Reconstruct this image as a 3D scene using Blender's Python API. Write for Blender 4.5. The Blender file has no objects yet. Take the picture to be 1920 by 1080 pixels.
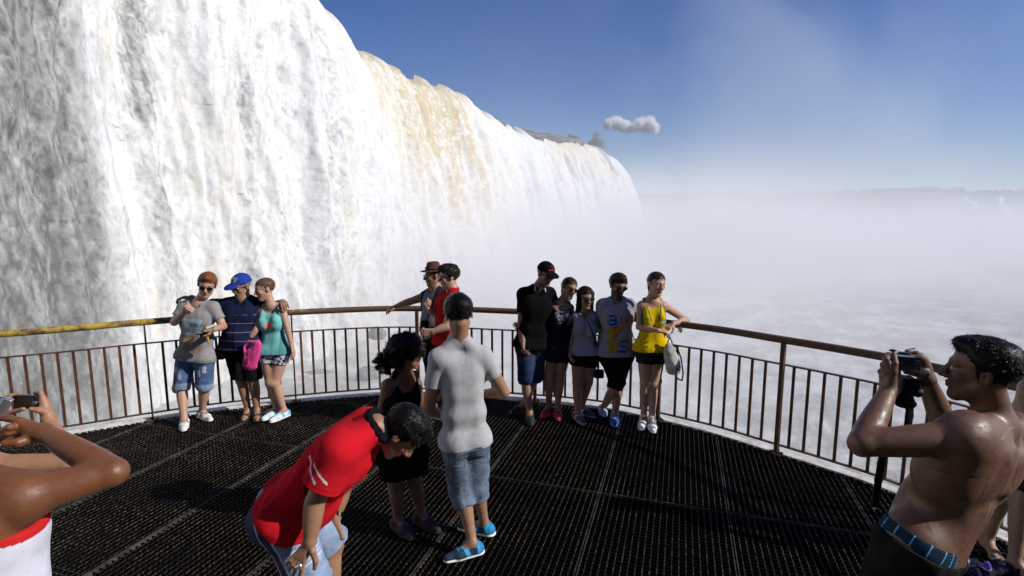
import bpy, bmesh, math, random, os, time
import numpy as np
from mathutils import Vector, Matrix
T0 = time.time()
SC = bpy.context.scene
COL = SC.collection
V = lambda *a: np.array(a, dtype=np.float64)
# ------------------------------------------------------------------ camera
FPX, PITCH, CAMH = 1018.0, math.radians(7.83), 2.3
CP = V(0, 0, CAMH)
FW = V(0, math.cos(PITCH), -math.sin(PITCH)); UP = V(0, math.sin(PITCH), math.cos(PITCH)); RT = V(1, 0, 0)
cam_d = bpy.data.cameras.new('camera'); cam = bpy.data.objects.new('camera', cam_d); COL.objects.link(cam)
cam.location = CP; cam.rotation_euler = (math.radians(90) - PITCH, 0, 0)
cam_d.sensor_width = 36; cam_d.lens = 36 * FPX / 1920; cam_d.clip_end = 6000; cam_d.clip_start = 0.05
SC.camera = cam
def ray(px, py): return FW + RT * (px - 960) / FPX - UP * (py - 540) / FPX
def J(px, py, Y):
    r = ray(px, py); return CP + r * (Y / r[1])
def JZ(px, py, z):
    r = ray(px, py); return CP + r * ((z - CAMH) / r[2])
def nrm(v): v = np.asarray(v, float); return v / (np.linalg.norm(v) + 1e-12)
# ------------------------------------------------------------------ objects
def tag(o, label=None, cat=None, group=None, kind=None):
    if label: o['label'] = label
    if cat: o['category'] = cat
    if group: o['group'] = group
    if kind: o['kind'] = kind
    return o
def empty(name, loc, label, cat, group=None):
    o = bpy.data.objects.new(name, None); COL.objects.link(o); o.location = loc; o.empty_display_size = .1
    return tag(o, label, cat, group)
def mesh_np(name, verts, quads, mat, parent=None, cols=None, smooth=True, base=None, tris=None):
    verts = np.asarray(verts, np.float32)
    if base is None: base = np.array(parent.location) if parent is not None else np.zeros(3)
    if parent is not None and parent.parent is not None: base = np.array(parent.parent.location)
    me = bpy.data.meshes.new(name)
    vv = (verts - np.asarray(base, np.float32)).astype(np.float32)
    quads = np.asarray(quads, np.int32)
    n = quads.shape[1] if len(quads) else 4
    me.vertices.add(len(vv)); me.vertices.foreach_set('co', vv.ravel())
    me.loops.add(quads.size); me.loops.foreach_set('vertex_index', quads.ravel())
    me.polygons.add(len(quads)); me.polygons.foreach_set('loop_start', np.arange(len(quads), dtype=np.int32) * n)
    me.polygons.foreach_set('loop_total', np.full(len(quads), n, np.int32))
    me.update(calc_edges=True)
    if smooth: me.polygons.foreach_set('use_smooth', np.ones(len(quads), bool))
    if cols is not None:
        a = me.color_attributes.new('Col', 'FLOAT_COLOR', 'POINT')
        c = np.ones((len(vv), 4), np.float32); c[:, :3] = cols; a.data.foreach_set('color', c.ravel())
    me.materials.append(mat)
    o = bpy.data.objects.new(name, me); COL.objects.link(o)
    if parent is not None: o.parent = parent
    return o
class MB:                                   # simple mesh builder: boxes, tubes, lathes
    def __init__(s): s.v = []; s.f = []; s.sm = []
    def addv(s, vs, fs, smooth=False):
        b = len(s.v); s.v += [tuple(x) for x in vs]; s.f += [tuple(b + i for i in f) for f in fs]; s.sm += [smooth] * len(fs)
    def box(s, c, size, ax=None):
        c = np.array(c, float); hx, hy, hz = [q / 2 for q in size]
        A = np.eye(3) if ax is None else np.array(ax, float)
        vs = [c + A[0] * i * hx + A[1] * j * hy + A[2] * k * hz for i in (-1, 1) for j in (-1, 1) for k in (-1, 1)]
        s.addv(vs, [(0, 1, 3, 2), (4, 6, 7, 5), (0, 4, 5, 1), (2, 3, 7, 6), (0, 2, 6, 4), (1, 5, 7, 3)])
    def tube(s, pts, r, n=10, caps=True, flat=None):
        pts = [np.array(p, float) for p in pts]; m = len(pts); rr = r if hasattr(r, '__len__') else [r] * m
        vs = []; prev = None
        for i, p in enumerate(pts):
            t = nrm(pts[min(i + 1, m - 1)] - pts[max(i - 1, 0)])
            if prev is None:
                a = V(0, 0, 1) if abs(t[2]) < .9 else V(1, 0, 0); x = nrm(np.cross(a, t))
            else: x = nrm(prev - t * np.dot(prev, t))
            prev = x; y = np.cross(t, x)
            for k in range(n):
                an = 2 * math.pi * k / n
                vs.append(p + (x * math.cos(an) * (flat or 1) + y * math.sin(an)) * rr[i])
        fs = [(i * n + k, i * n + (k + 1) % n, (i + 1) * n + (k + 1) % n, (i + 1) * n + k) for i in range(m - 1) for k in range(n)]
        s.addv(vs, fs, True)
        if caps: s.f += [tuple(len(s.v) - m * n + k for k in range(n))[::-1], tuple(len(s.v) - n + k for k in range(n))]; s.sm += [False, False]
    def build(s, name, mat, parent=None, base=None):
        if base is None: base = np.array(parent.location) if parent is not None else np.zeros(3)
        me = bpy.data.meshes.new(name); me.from_pydata([tuple(np.array(q) - base) for q in s.v], [], s.f); me.update()
        me.polygons.foreach_set('use_smooth', np.array(s.sm, bool)); me.materials.append(mat)
        bm = bmesh.new(); bm.from_mesh(me); bmesh.ops.recalc_face_normals(bm, faces=bm.faces); bm.to_mesh(me); bm.free()
        o = bpy.data.objects.new(name, me); COL.objects.link(o)
        if parent is not None: o.parent = parent
        return o
# ------------------------------------------------------------------ noise
def _hash(ix, iy, iz, seed):
    h = (ix.astype(np.uint32) * np.uint32(374761393) + iy.astype(np.uint32) * np.uint32(668265263)
         + iz.astype(np.uint32) * np.uint32(2147483647 - 94967) + np.uint32((seed * 1274126177) & 0xffffffff))
    h = (h ^ (h >> np.uint32(13))) * np.uint32(1274126177); h = h ^ (h >> np.uint32(16))
    h = h * np.uint32(2246822519); h = h ^ (h >> np.uint32(15))
    return (h.astype(np.float32) / 4294967295.0)
def vnoise(x, y, z, seed=0):                # value noise in -1..1
    with np.errstate(over='ignore'):
        x = np.asarray(x, np.float32); y = np.broadcast_to(np.asarray(y, np.float32), x.shape); z = np.broadcast_to(np.asarray(z, np.float32), x.shape)
        fx = np.floor(x); fy = np.floor(y); fz = np.floor(z)
        ix = fx.astype(np.int32); iy = fy.astype(np.int32); iz = fz.astype(np.int32)
        tx = x - fx; ty = y - fy; tz = z - fz
        tx = tx * tx * (3 - 2 * tx); ty = ty * ty * (3 - 2 * ty); tz = tz * tz * (3 - 2 * tz)
        r = 0
        for a in (0, 1):
            wa = tx if a else 1 - tx
            for b in (0, 1):
                wb = ty if b else 1 - ty
                for c in (0, 1):
                    wc = tz if c else 1 - tz
                    r = r + _hash(ix + a, iy + b, iz + c, seed) * wa * wb * wc
    return r * 2 - 1
def fbm(x, y, z, oct=4, seed=0, gain=.5):
    r = 0; a = 1; t = 0; f = 1
    for o in range(oct):
        r = r + a * vnoise(x * f + o * 7.3, y * f + o * 3.1, z * f, seed + o * 17); t += a; a *= gain; f *= 2.03
    return r / t
def sstep(a, b, x):
    t = np.clip((x - a) / (b - a), 0, 1); return t * t * (3 - 2 * t)
# ------------------------------------------------------------------ signed distance modelling
def _len(v): return np.sqrt((v * v).sum(-1))
class Prim:
    def __init__(s, lo, hi, fn): s.lo = np.array(lo, float); s.hi = np.array(hi, float); s.fn = fn
def cone(a, b, ra, rb, bulge=0, cut=(0, 0), flat=None, bt=.5):
    a = np.array(a, float); b = np.array(b, float); ba = b - a; L2 = max((ba * ba).sum(), 1e-9); L = math.sqrt(L2); R = max(ra, rb) + abs(bulge)
    def fn(P):
        q = P - a; tt = (q @ ba) / L2; t = np.clip(tt, 0, 1)
        v = q - t[..., None] * ba
        if flat is not None:
            ax, fl = flat; dd = v @ np.array(ax, float); v = v + (dd * (1 / fl - 1))[..., None] * ax
        r = ra + (rb - ra) * t
        if bulge:
            tb = np.where(t < bt, t / bt * .5, .5 + (t - bt) / (1 - bt) * .5); r = r + bulge * 4 * tb * (1 - tb)
        d = _len(v) - r
        if flat is not None and fl < 1: d = d * (fl * .5 + .5)
        if cut[0]: d = np.maximum(d, -tt * L)
        if cut[1]: d = np.maximum(d, (tt - 1) * L)
        return d
    return Prim(np.minimum(a, b) - R, np.maximum(a, b) + R, fn)
def ball(c, r): 
    c = np.array(c, float); return Prim(c - r, c + r, lambda P: _len(P - c) - r)
def ell(c, rad, A=None):                    # ellipsoid, rows of A = its axes
    c = np.array(c, float); rad = np.array(rad, float); A = np.eye(3) if A is None else np.array(A, float); R = rad.max()
    def fn(P):
        q = (P - c) @ A.T; k0 = _len(q / rad); k1 = _len(q / (rad * rad)) + 1e-9
        return k0 * (k0 - 1) / k1
    ext = np.sqrt(((A * rad[:, None]) ** 2).sum(0))
    return Prim(c - ext, c + ext, fn)
def rbox(c, half, A=None, r=.01):
    c = np.array(c, float); half = np.array(half, float); A = np.eye(3) if A is None else np.array(A, float)
    def fn(P):
        q = np.abs((P - c) @ A.T) - (half - r)
        return _len(np.maximum(q, 0)) + np.minimum(q.max(-1), 0) - r
    ext = (np.abs(A) * half[:, None]).sum(0)
    return Prim(c - ext, c + ext, fn)
def isect(*ps):
    lo = np.max([p.lo for p in ps], 0); hi = np.min([p.hi for p in ps], 0)
    return Prim(lo, hi, lambda P: np.maximum.reduce([p.fn(P) for p in ps]))
def uni(*ps):
    lo = np.min([p.lo for p in ps], 0); hi = np.max([p.hi for p in ps], 0)
    return Prim(lo, hi, lambda P: np.minimum.reduce([p.fn(P) for p in ps]))
def half(p0, n):                            # keeps the side opposite to n
    p0 = np.array(p0, float); n = nrm(n); return Prim([-99] * 3, [99] * 3, lambda P: (P - p0) @ n)
def inv(p): return Prim([-99] * 3, [99] * 3, lambda P: -p.fn(P))
def infl(p, r): return Prim(p.lo - r, p.hi + r, lambda P: p.fn(P) - r)
class Sdf:
    def __init__(s): s.ops = []
    def add(s, p, k=.02): s.ops.append(('a', p, k)); return s
    def sub(s, p, k=.005): s.ops.append(('s', p, k)); return s
    def disp(s, fn, amp): s.ops.append(('d', fn, amp)); return s
    def cut(s, p0, n): s.ops.append(('s', Prim([-99] * 3, [99] * 3, (lambda P, p0=np.array(p0, float), n=nrm(n): -((P - p0) @ n))), .001)); return s
    def mesh(s, h):
        ad = [o for o in s.ops if o[0] == 'a']
        lo = np.min([o[1].lo for o in ad], 0) - 3 * h - .012; hi = np.max([o[1].hi for o in ad], 0) + 3 * h + .012
        n = np.ceil((hi - lo) / h).astype(int) + 1
        F = np.full(n, .3, np.float32); ax = [lo[i] + h * np.arange(n[i]) for i in range(3)]
        for kind, p, k in s.ops:
            if kind == 'd':
                idx = np.nonzero(np.abs(F) < k + 2.5 * h)
                P = np.stack([ax[i][idx[i]] for i in range(3)], -1); F[idx] += p(P).astype(np.float32); continue
            m = k + 2.5 * h
            i0 = np.clip(np.floor((p.lo - m - lo) / h).astype(int), 0, n); i1 = np.clip(np.ceil((p.hi + m - lo) / h).astype(int) + 1, 0, n)
            if (i1 <= i0).any(): continue
            sl = tuple(slice(i0[i], i1[i]) for i in range(3)); f = F[sl]
            if kind == 's' and p.hi[0] > 90: # unbounded: only the occupied band matters
                idx = np.nonzero(f < 2.5 * h + k); P = np.stack([ax[i][idx[i]] for i in range(3)], -1)
                b = p.fn(P).astype(np.float32); f[idx] = np.maximum(f[idx], -b); continue
            G = np.empty(f.shape + (3,), np.float64)
            G[..., 0] = ax[0][sl[0]][:, None, None]; G[..., 1] = ax[1][sl[1]][None, :, None]; G[..., 2] = ax[2][sl[2]][None, None, :]
            b = p.fn(G).astype(np.float32)
            if kind == 'a': hh = np.maximum(k - np.abs(f - b), 0) / k; F[sl] = np.minimum(f, b) - hh * hh * k * .25
            else: hh = np.maximum(k - np.abs(f + b), 0) / k; F[sl] = np.maximum(f, -b) + hh * hh * k * .25
        return nets(F, lo, h)
def nets(F, lo, h):
    n = F.shape; S = F < 0
    a = S[:-1] ; 
    c8 = [S[i:n[0] - 1 + i, j:n[1] - 1 + j, k:n[2] - 1 + k] for i in (0, 1) for j in (0, 1) for k in (0, 1)]
    anyi = c8[0].copy(); alli = c8[0].copy()
    for c in c8[1:]: anyi |= c; alli &= c
    act = anyi & ~alli; ci = np.nonzero(act); N = len(ci[0])
    idm = np.full(act.shape, -1, np.int32); idm[ci] = np.arange(N)
    vals = {}
    for i in (0, 1):
        for j in (0, 1):
            for k in (0, 1): vals[i, j, k] = F[ci[0] + i, ci[1] + j, ci[2] + k]
    acc = np.zeros((N, 3), np.float32); cnt = np.zeros(N, np.float32)
    for ax in range(3):
        o = [q for q in range(3) if q != ax]
        for a in (0, 1):
            for b in (0, 1):
                c0 = [0, 0, 0]; c0[o[0]] = a; c0[o[1]] = b; c1 = list(c0); c1[ax] = 1
                f0 = vals[tuple(c0)]; f1 = vals[tuple(c1)]; m = (f0 < 0) != (f1 < 0)
                t = np.where(m, f0 / np.where(m, f0 - f1, 1), 0)
                acc[:, ax] += np.where(m, t, 0); acc[:, o[0]] += np.where(m, a, 0); acc[:, o[1]] += np.where(m, b, 0); cnt += m
    pos = np.stack(ci, -1) + acc / cnt[:, None]; verts = np.asarray(lo) + pos * h
    quads = []
    for ax in range(3):
        o = [q for q in range(3) if q != ax]
        s0 = [slice(None)] * 3; s1 = [slice(None)] * 3; s0[ax] = slice(0, n[ax] - 1); s1[ax] = slice(1, n[ax])
        for q in o: s0[q] = slice(1, n[q] - 1); s1[q] = slice(1, n[q] - 1)
        A = S[tuple(s0)]; B = S[tuple(s1)]; e = np.nonzero(A != B); fl = A[e]
        base = [None] * 3; base[ax] = e[ax]; base[o[0]] = e[o[0]] + 1; base[o[1]] = e[o[1]] + 1
        def cid(da, db):
            x = list(base); x[o[0]] = x[o[0]] - da; x[o[1]] = x[o[1]] - db; return idm[tuple(x)]
        q4 = np.stack([cid(1, 1), cid(0, 1), cid(0, 0), cid(1, 0)], -1)
        flip = ~fl if ax != 1 else fl
        q4[flip] = q4[flip][:, ::-1]; quads.append(q4)
    quads = np.concatenate(quads); return verts, quads
def vnormals(verts, quads):
    a = verts[quads[:, 0]]; c = verts[quads[:, 2]]; b = verts[quads[:, 1]]; d = verts[quads[:, 3]]
    fn = np.cross(c - a, d - b); N = np.zeros_like(verts)
    for k in range(4):
        for i in range(3): N[:, i] += np.bincount(quads[:, k], fn[:, i], len(verts))
    return N / (np.linalg.norm(N, axis=1, keepdims=True) + 1e-12)
def sdf_obj(name, sdf, h, mat, parent, col, label=None):
    v, q = sdf.mesh(h)
    if len(q) == 0: print('EMPTY', name); return None
    c = col(v, vnormals(v, q)) if callable(col) else np.broadcast_to(np.array(col, np.float32), (len(v), 3))
    o = mesh_np(name, v, q, mat, parent, c)
    if label: o['label'] = label
    return o
# ------------------------------------------------------------------ materials
class NT:
    def __init__(s, name):
        s.m = bpy.data.materials.new(name); s.m.use_nodes = True; s.t = s.m.node_tree; s.t.nodes.clear()
        s.out = s.n('ShaderNodeOutputMaterial')
    def n(s, ty, **kw):
        x = s.t.nodes.new(ty)
        for k, v in kw.items():
            if k.startswith('i_'):
                x.inputs[k[2:].replace('_', ' ')].default_value = v
            else: setattr(x, k, v)
        return x
    def l(s, a, b): s.t.links.new(a, b)
    def mul(s, a, b, op='MULTIPLY'):
        x = s.n('ShaderNodeMath', operation=op)
        for i, q in enumerate((a, b)):
            if q is None: continue
            if isinstance(q, (int, float)): x.inputs[i].default_value = q
            else: s.l(q, x.inputs[i])
        return x.outputs[0]
    def ramp(s, fac, stops, interp='LINEAR'):
        r = s.n('ShaderNodeValToRGB'); r.color_ramp.interpolation = interp
        e = r.color_ramp.elements
        while len(e) < len(stops): e.new(.5)
        for i, (p, c) in enumerate(stops):
            e[i].position = p; e[i].color = (c, c, c, 1) if isinstance(c, (int, float)) else (*c, 1)
        s.l(fac, r.inputs[0]); return r.outputs[0]
    def noise(s, vec, scale, detail=4, rough=.55, dist=0):
        x = s.n('ShaderNodeTexNoise'); x.inputs['Scale'].default_value = scale; x.inputs['Detail'].default_value = detail
        x.inputs['Roughness'].default_value = rough; x.inputs['Distortion'].default_value = dist
        if vec is not None: s.l(vec, x.inputs['Vector'])
        return x.outputs['Fac']
    def mapv(s, vec, scale=(1, 1, 1), rot=(0, 0, 0)):
        x = s.n('ShaderNodeMapping'); x.inputs['Scale'].default_value = scale; x.inputs['Rotation'].default_value = rot; s.l(vec, x.inputs['Vector']); return x.outputs[0]
    def mix(s, fac, a, b, blend='MIX'):
        x = s.n('ShaderNodeMix', data_type='RGBA', blend_type=blend)
        for k, q in ((0, fac), (6, a), (7, b)):
            if isinstance(q, (int, float)): x.inputs[k].default_value = q
            elif isinstance(q, tuple): x.inputs[k].default_value = (*q, 1)
            else: s.l(q, x.inputs[k])
        return x.outputs[2]
    def bump(s, h, strength, dist=.01, normal=None):
        b = s.n('ShaderNodeBump'); b.inputs['Strength'].default_value = strength; b.inputs['Distance'].default_value = dist
        s.l(h, b.inputs['Height'])
        if normal is not None: s.l(normal, b.inputs['Normal'])
        return b.outputs[0]
    def pbr(s, color, rough=.6, metal=0, spec=.5, normal=None, **kw):
        p = s.n('ShaderNodeBsdfPrincipled')
        for k, q in (('Base Color', color), ('Roughness', rough), ('Metallic', metal), ('Specular IOR Level', spec)):
            if isinstance(q, (int, float)): p.inputs[k].default_value = q
            elif isinstance(q, tuple): p.inputs[k].default_value = (*q, 1)
            else: s.l(q, p.inputs[k])
        for k, q in kw.items(): p.inputs[k.replace('_', ' ')].default_value = q
        if normal is not None: s.l(normal, p.inputs['Normal'])
        s.l(p.outputs[0], s.out.inputs['Surface']); return s.m
    def obj(s): return s.n('ShaderNodeTexCoord').outputs['Object']
    def col(s): return s.n('ShaderNodeAttribute', attribute_name='Col').outputs['Color']
M = {}
def _mats():
    t = NT('skin'); o = t.obj(); nf = t.noise(o, 45, 3); c = t.mix(1.0, t.col(), t.ramp(nf, [(.3, .9), (.7, 1.06)]), 'MULTIPLY')
    M['skin'] = t.pbr(c, .5, 0, .4, t.bump(t.noise(o, 260, 3), .25, .002), Subsurface_Weight=.08, Subsurface_Scale=.02)
    t = NT('wet_skin'); o = t.obj(); nf = t.noise(o, 12, 3); c = t.mix(1.0, t.col(), t.ramp(nf, [(.3, .9), (.7, 1.06)]), 'MULTIPLY')
    r = t.ramp(t.noise(o, 38, 5, .7), [(.40, .36), (.60, .62)])
    M['wetskin'] = t.pbr(c, r, 0, .5, t.bump(t.noise(o, 150, 4, .65), .22, .003), Subsurface_Weight=.06, Subsurface_Scale=.02)
    t = NT('cloth'); o = t.obj(); c = t.mix(1.0, t.col(), t.ramp(t.noise(o, 16, 5, .65), [(.25, .86), (.75, 1.08)]), 'MULTIPLY')
    b1 = t.bump(t.noise(t.mapv(o, (1, 1, .5)), 10, 2, .5, .5), .25, .02); fo_ = t.n('ShaderNodeTexNoise', noise_type='RIDGED_MULTIFRACTAL'); fo_.inputs['Scale'].default_value = 3.2; fo_.inputs['Detail'].default_value = 2; fo_.inputs['Distortion'].default_value = 1.2; t.l(t.mapv(o, (1, 1, .55), (.3, .2, .1)), fo_.inputs['Vector']); b1 = t.bump(fo_.outputs['Fac'], .35, .03, b1); b2 = t.bump(t.noise(o, 900, 2), .3, .001, b1)
    M['cloth'] = t.pbr(c, .95, 0, .04, b2)
    t = NT('thin_satin'); o = t.obj(); b1 = t.bump(t.noise(t.mapv(o, (1, 1, .6)), 18, 3, .5, .8), .6, .02)
    M['satin'] = t.pbr(t.col(), .5, 0, .2, b1)
    t = NT('denim'); o = t.obj(); nf = t.noise(o, 20, 6, .7); c = t.mix(1.0, t.col(), t.ramp(nf, [(.3, .72), (.7, 1.25)]), 'MULTIPLY')
    b1 = t.bump(t.noise(t.mapv(o, (1, 1, 1.4)), 16, 3, .5, .7), .4, .02)
    M['denim'] = t.pbr(c, .95, 0, .05, t.bump(t.noise(o, 700, 2), .4, .001, b1))
    t = NT('hair'); o = t.obj(); st = t.noise(t.mapv(o, (1, 1, .16)), 210, 3, .6, .3)
    c = t.mix(1.0, t.col(), t.ramp(st, [(.3, .45), (.7, 1.4)]), 'MULTIPLY')
    M['hair'] = t.pbr(c, .25, 0, .09, t.bump(st, .5, .004))
    t = NT('gloss_plastic'); M['gloss'] = t.pbr(t.col(), .12, 0, .6)
    t = NT('matt_plastic'); o = t.obj(); M['matt'] = t.pbr(t.col(), .55, 0, .2, t.bump(t.noise(o, 500, 2), .15, .001))
    t = NT('brushed_metal'); M['metal'] = t.pbr(t.col(), .32, .9, .5)
    t = NT('shoe_mesh'); o = t.obj(); M['shoe'] = t.pbr(t.col(), .7, 0, .3, t.bump(t.noise(o, 300, 2), .3, .002))
_mats()
# ================================================================== light, sky
SUN_EL = math.radians(33); SH = nrm(V(.96, -.28, 0)); SUND = V(SH[0] * math.cos(SUN_EL), SH[1] * math.cos(SUN_EL), math.sin(SUN_EL))
w = bpy.data.worlds.new('World'); SC.world = w; w.use_nodes = True; nt = w.node_tree; bg = nt.nodes['Background']
sky = nt.nodes.new('ShaderNodeTexSky'); sky.sky_type = 'NISHITA'; sky.sun_disc = False; sky.sun_elevation = SUN_EL
sky.sun_rotation = math.atan2(SUND[0], SUND[1]); sky.air_density = 1.0; sky.dust_density = .4; sky.ozone_density = 7.0; sky.altitude = 200
hsv = nt.nodes.new('ShaderNodeHueSaturation'); hsv.inputs['Saturation'].default_value = 1.25; hsv.inputs['Hue'].default_value = .512; nt.links.new(sky.outputs[0], hsv.inputs['Color']); nt.links.new(hsv.outputs[0], bg.inputs[0]); bg.inputs[1].default_value = .09
sd = bpy.data.lights.new('sun', 'SUN'); sd.energy = 4.8; sd.angle = math.radians(.53); sd.color = (1, .965, .9)
so = bpy.data.objects.new('sun', sd); COL.objects.link(so); so.rotation_euler = Vector(SUND).to_track_quat('Z', 'Y').to_euler(); so.location = (60, -20, 60)
SC.view_settings.view_transform = 'Standard'; SC.view_settings.look = 'None'; SC.view_settings.exposure = 0; SC.view_settings.gamma = 1
cy = SC.cycles; cy.use_denoising = True; cy.max_bounces = 8; cy.diffuse_bounces = 3; cy.glossy_bounces = 3; cy.volume_bounces = 4; cy.transparent_max_bounces = 12
cy.use_adaptive_sampling = True; cy.adaptive_threshold = .015; cy.volume_step_rate = 1.0; cy.volume_max_steps = 64; cy.sample_clamp_indirect = 6
try: cy.denoiser = 'OPENIMAGEDENOISE'; cy.denoising_input_passes = 'RGB_ALBEDO_NORMAL'
except Exception as e: print(e)
# ================================================================== deck
def catmull(P, n=24):
    P = [np.array(p, float) for p in P]; P = [2 * P[0] - P[1]] + P + [2 * P[-1] - P[-2]]; out = []
    for i in range(1, len(P) - 2):
        for k in range(n):
            t = k / n; a, b, c, d = P[i - 1:i + 3]
            out.append(.5 * ((2 * b) + (-a + c) * t + (2 * a - 5 * b + 4 * c - d) * t * t + (-a + 3 * b - 3 * c + d) * t ** 3))
    out.append(P[-2]); return np.array(out)
EDGE = [(-7.6, 3.2), (-6.3, 4.45), (-5.4, 5.06), (-4.64, 5.47), (-4.04, 5.84), (-3.2, 6.25), (-1.81, 6.66), (-.95, 6.68), (-.13, 6.54), (1.04, 6.22), (2.0, 5.57), (2.52, 5.04),
        (2.89, 4.63), (3.15, 4.28), (3.5, 3.55), (3.7, 2.8), (3.78, 1.9)]
curve = catmull(EDGE, 20)
seg = np.linalg.norm(np.diff(curve, axis=0), axis=1); S_ = np.concatenate([[0], np.cumsum(seg)])
def at_s(s): return V(np.interp(s, S_, curve[:, 0]), np.interp(s, S_, curve[:, 1]))
def s_near(x, y): return S_[np.argmin((curve[:, 0] - x) ** 2 + (curve[:, 1] - y) ** 2)]
def tan_s(s): return nrm(at_s(min(s + .03, S_[-1])) - at_s(max(s - .03, 0)))
poly = np.array([tuple(p) for p in curve] + [(3.8, -3.0), (-7.6, -3.0)])
GD = V(.297, .955); GP = V(.955, -.297)      # grating axes: along the panels / across them
def clip(p0, d):                              # intervals of the line p0 + t d inside the deck
    ts = []
    n = len(poly)
    for i in range(n):
        a = poly[i]; b = poly[(i + 1) % n]; e = b - a; den = d[0] * e[1] - d[1] * e[0]
        if abs(den) < 1e-9: continue
        w_ = a - p0; t = (w_[0] * e[1] - w_[1] * e[0]) / den; u = (w_[0] * d[1] - w_[1] * d[0]) / den
        if 0 <= u < 1: ts.append(t)
    ts.sort(); return [(ts[i], ts[i + 1]) for i in range(0, len(ts) - 1, 2)]
bars = MB(); rods = MB(); G3 = V(GD[0], GD[1], 0); P3 = V(GP[0], GP[1], 0); Z3 = V(0, 0, 1)
def bar_line(mb, p0, d, z, w_, h_):
    for a, b in clip(p0, d):
        if b - a < .02: continue
        c = p0 + d * (a + b) / 2; d3 = V(d[0], d[1], 0); q = V(-d[1], d[0], 0)
        mb.box((c[0], c[1], z), (b - a, w_, h_), (d3, q, Z3))
O0 = V(.04, 5.4)                              # a point of a panel seam
for i in range(-230, 90): bar_line(bars, O0 + GD * (i * .0415 + .02), GP, -.0205, .006, .036)
random.seed(3)
for i in range(-190, 110):
    if i % 22 == 0: continue
    bar_line(rods, O0 + GP * (i * (1.0 / 22)), GD, -.0065, .0068 + random.uniform(-.001, .001), .006)
t = NT('black_grating'); o = t.n('ShaderNodeNewGeometry').outputs['Position']
c = t.mix(t.ramp(t.noise(o, 3.5, 5, .65), [(.42, 0.), (.62, 1.)]), (.0025, .0024, .0022), (.007, .005, .0035))
m_bar = t.pbr(c, .7, 0, .08)
t = NT('worn_glint_rods'); o = t.n('ShaderNodeNewGeometry').outputs['Position']
c = t.mix(t.ramp(t.noise(o, 1.3, 5, .7), [(.35, 0.), (.68, 1.)]), (.008, .006, .004), (.19, .145, .09))
c = t.mix(t.ramp(t.noise(o, 60, 4, .7), [(.48, .0), (.60, 1.)]), (.006, .0045, .003), c)  # sparse brighter spots paint sun glints into the colour of the worn rods
m_rod = t.pbr(c, .6, .1, .2)
dk = bars.build('deck', m_bar); tag(dk, 'black metal grating floor of the viewing platform', None, None, 'structure')
rd = rods.build('cross_rods', m_rod, dk)
t = NT('seam_steel'); o = t.n('ShaderNodeNewGeometry').outputs['Position']
c = t.mix(t.ramp(t.noise(o, 9, 5, .7), [(.4, 0.), (.62, 1.)]), (.012, .011, .010), (.07, .062, .05)); m_seam = t.pbr(c, .6, .1, .4)
sm = MB()
for i in range(-9, 6):
    bar_line(sm, O0 + GP * (i * 1.0 - .009), GD, -.017, .006, .036); bar_line(sm, O0 + GP * (i * 1.0 + .009), GD, -.0175, .006, .036)
for i in range(-4, 4): bar_line(sm, O0 + GD * (i * 2.4 - .9), GP, -.0115, .007, .026)
sm.build('panel_seams', m_seam, dk)
# beams below
bm_ = MB()
for i in range(-4, 6): bar_line(bm_, O0 + GD * (-i * 1.2), GP, -.16, .1, .2)
bm_.build('support_beams', m_bar, dk)
# edge kerb
t = NT('white_kerb_paint'); o = t.n('ShaderNodeNewGeometry').outputs['Position']
c = t.mix(t.ramp(t.noise(o, 7, 6, .75), [(.42, 0.), (.66, 1.)]), (.72, .72, .70), (.42, .38, .32)); c = t.mix(t.ramp(t.noise(o, 26, 4, .7), [(.6, 0.), (.7, .7)]), c, (.16, .10, .06))
m_kerb = t.pbr(c, .6)
kb = MB(); N_ = len(curve); vs = []; fs = []
for i in range(N_):
    tg = nrm(curve[min(i + 1, N_ - 1)] - curve[max(i - 1, 0)]); nr = V(-tg[1], tg[0]) ; p = curve[i]
    for off, z in ((0, -.12), (0, .006), (.085, .012), (.085, -.12)): vs.append((p[0] + nr[0] * off, p[1] + nr[1] * off, z))
for i in range(N_ - 1):
    for k in range(4): fs.append((i * 4 + k, i * 4 + (k + 1) % 4, i * 4 + 4 + (k + 1) % 4, i * 4 + 4 + k))
kb.addv(vs, fs); kb.build('edge_kerb', m_kerb, dk)
# ================================================================== railing
t = NT('worn_yellow_paint'); o = t.n('ShaderNodeNewGeometry').outputs['Position']; sx = t.n('ShaderNodeSeparateXYZ'); t.l(o, sx.inputs[0])
wear = t.mul(t.noise(t.mapv(o, (1, 1, 2.2)), 4.5, 8, .75), t.ramp(t.mul(t.mul(sx.outputs[0], 5.0, 'ADD'), .125), [(0, .0), (.17, .02), (.5, .24), (1, .42)]), 'ADD')
wear = t.mul(wear, t.mul(t.noise(o, 38, 5, .7), .22), 'ADD')
c = t.mix(t.ramp(wear, [(.55, 0.), (.68, 1.)]), (.42, .285, .045), t.mix(t.noise(o, 30, 3), (.05, .032, .02), (.13, .075, .035)))
m_rail = t.pbr(c, t.ramp(wear, [(.5, .35), (.7, .7)]), 0, .5, t.bump(wear, .4, .01))
t = NT('rusty_bar_paint'); o = t.n('ShaderNodeNewGeometry').outputs['Position']
n1 = t.noise(o, 6, 6, .7); c = t.mix(t.ramp(n1, [(.38, 0.), (.66, 1.)]), (.055, .017, .010), (.11, .048, .018)); c = t.mix(t.ramp(t.noise(o, 45, 4, .7), [(.55, 0.), (.68, 1.)]), c, (.045, .022, .014))
m_bal = t.pbr(c, .6, 0, .4, t.bump(n1, .3, .005))
rl = empty('railing', (0, 0, 0), 'curved metal railing with yellow worn top rail around the viewing platform', 'railing')
IN = .05                                        # inset of the railing from the deck edge (outside the walkway)
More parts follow.
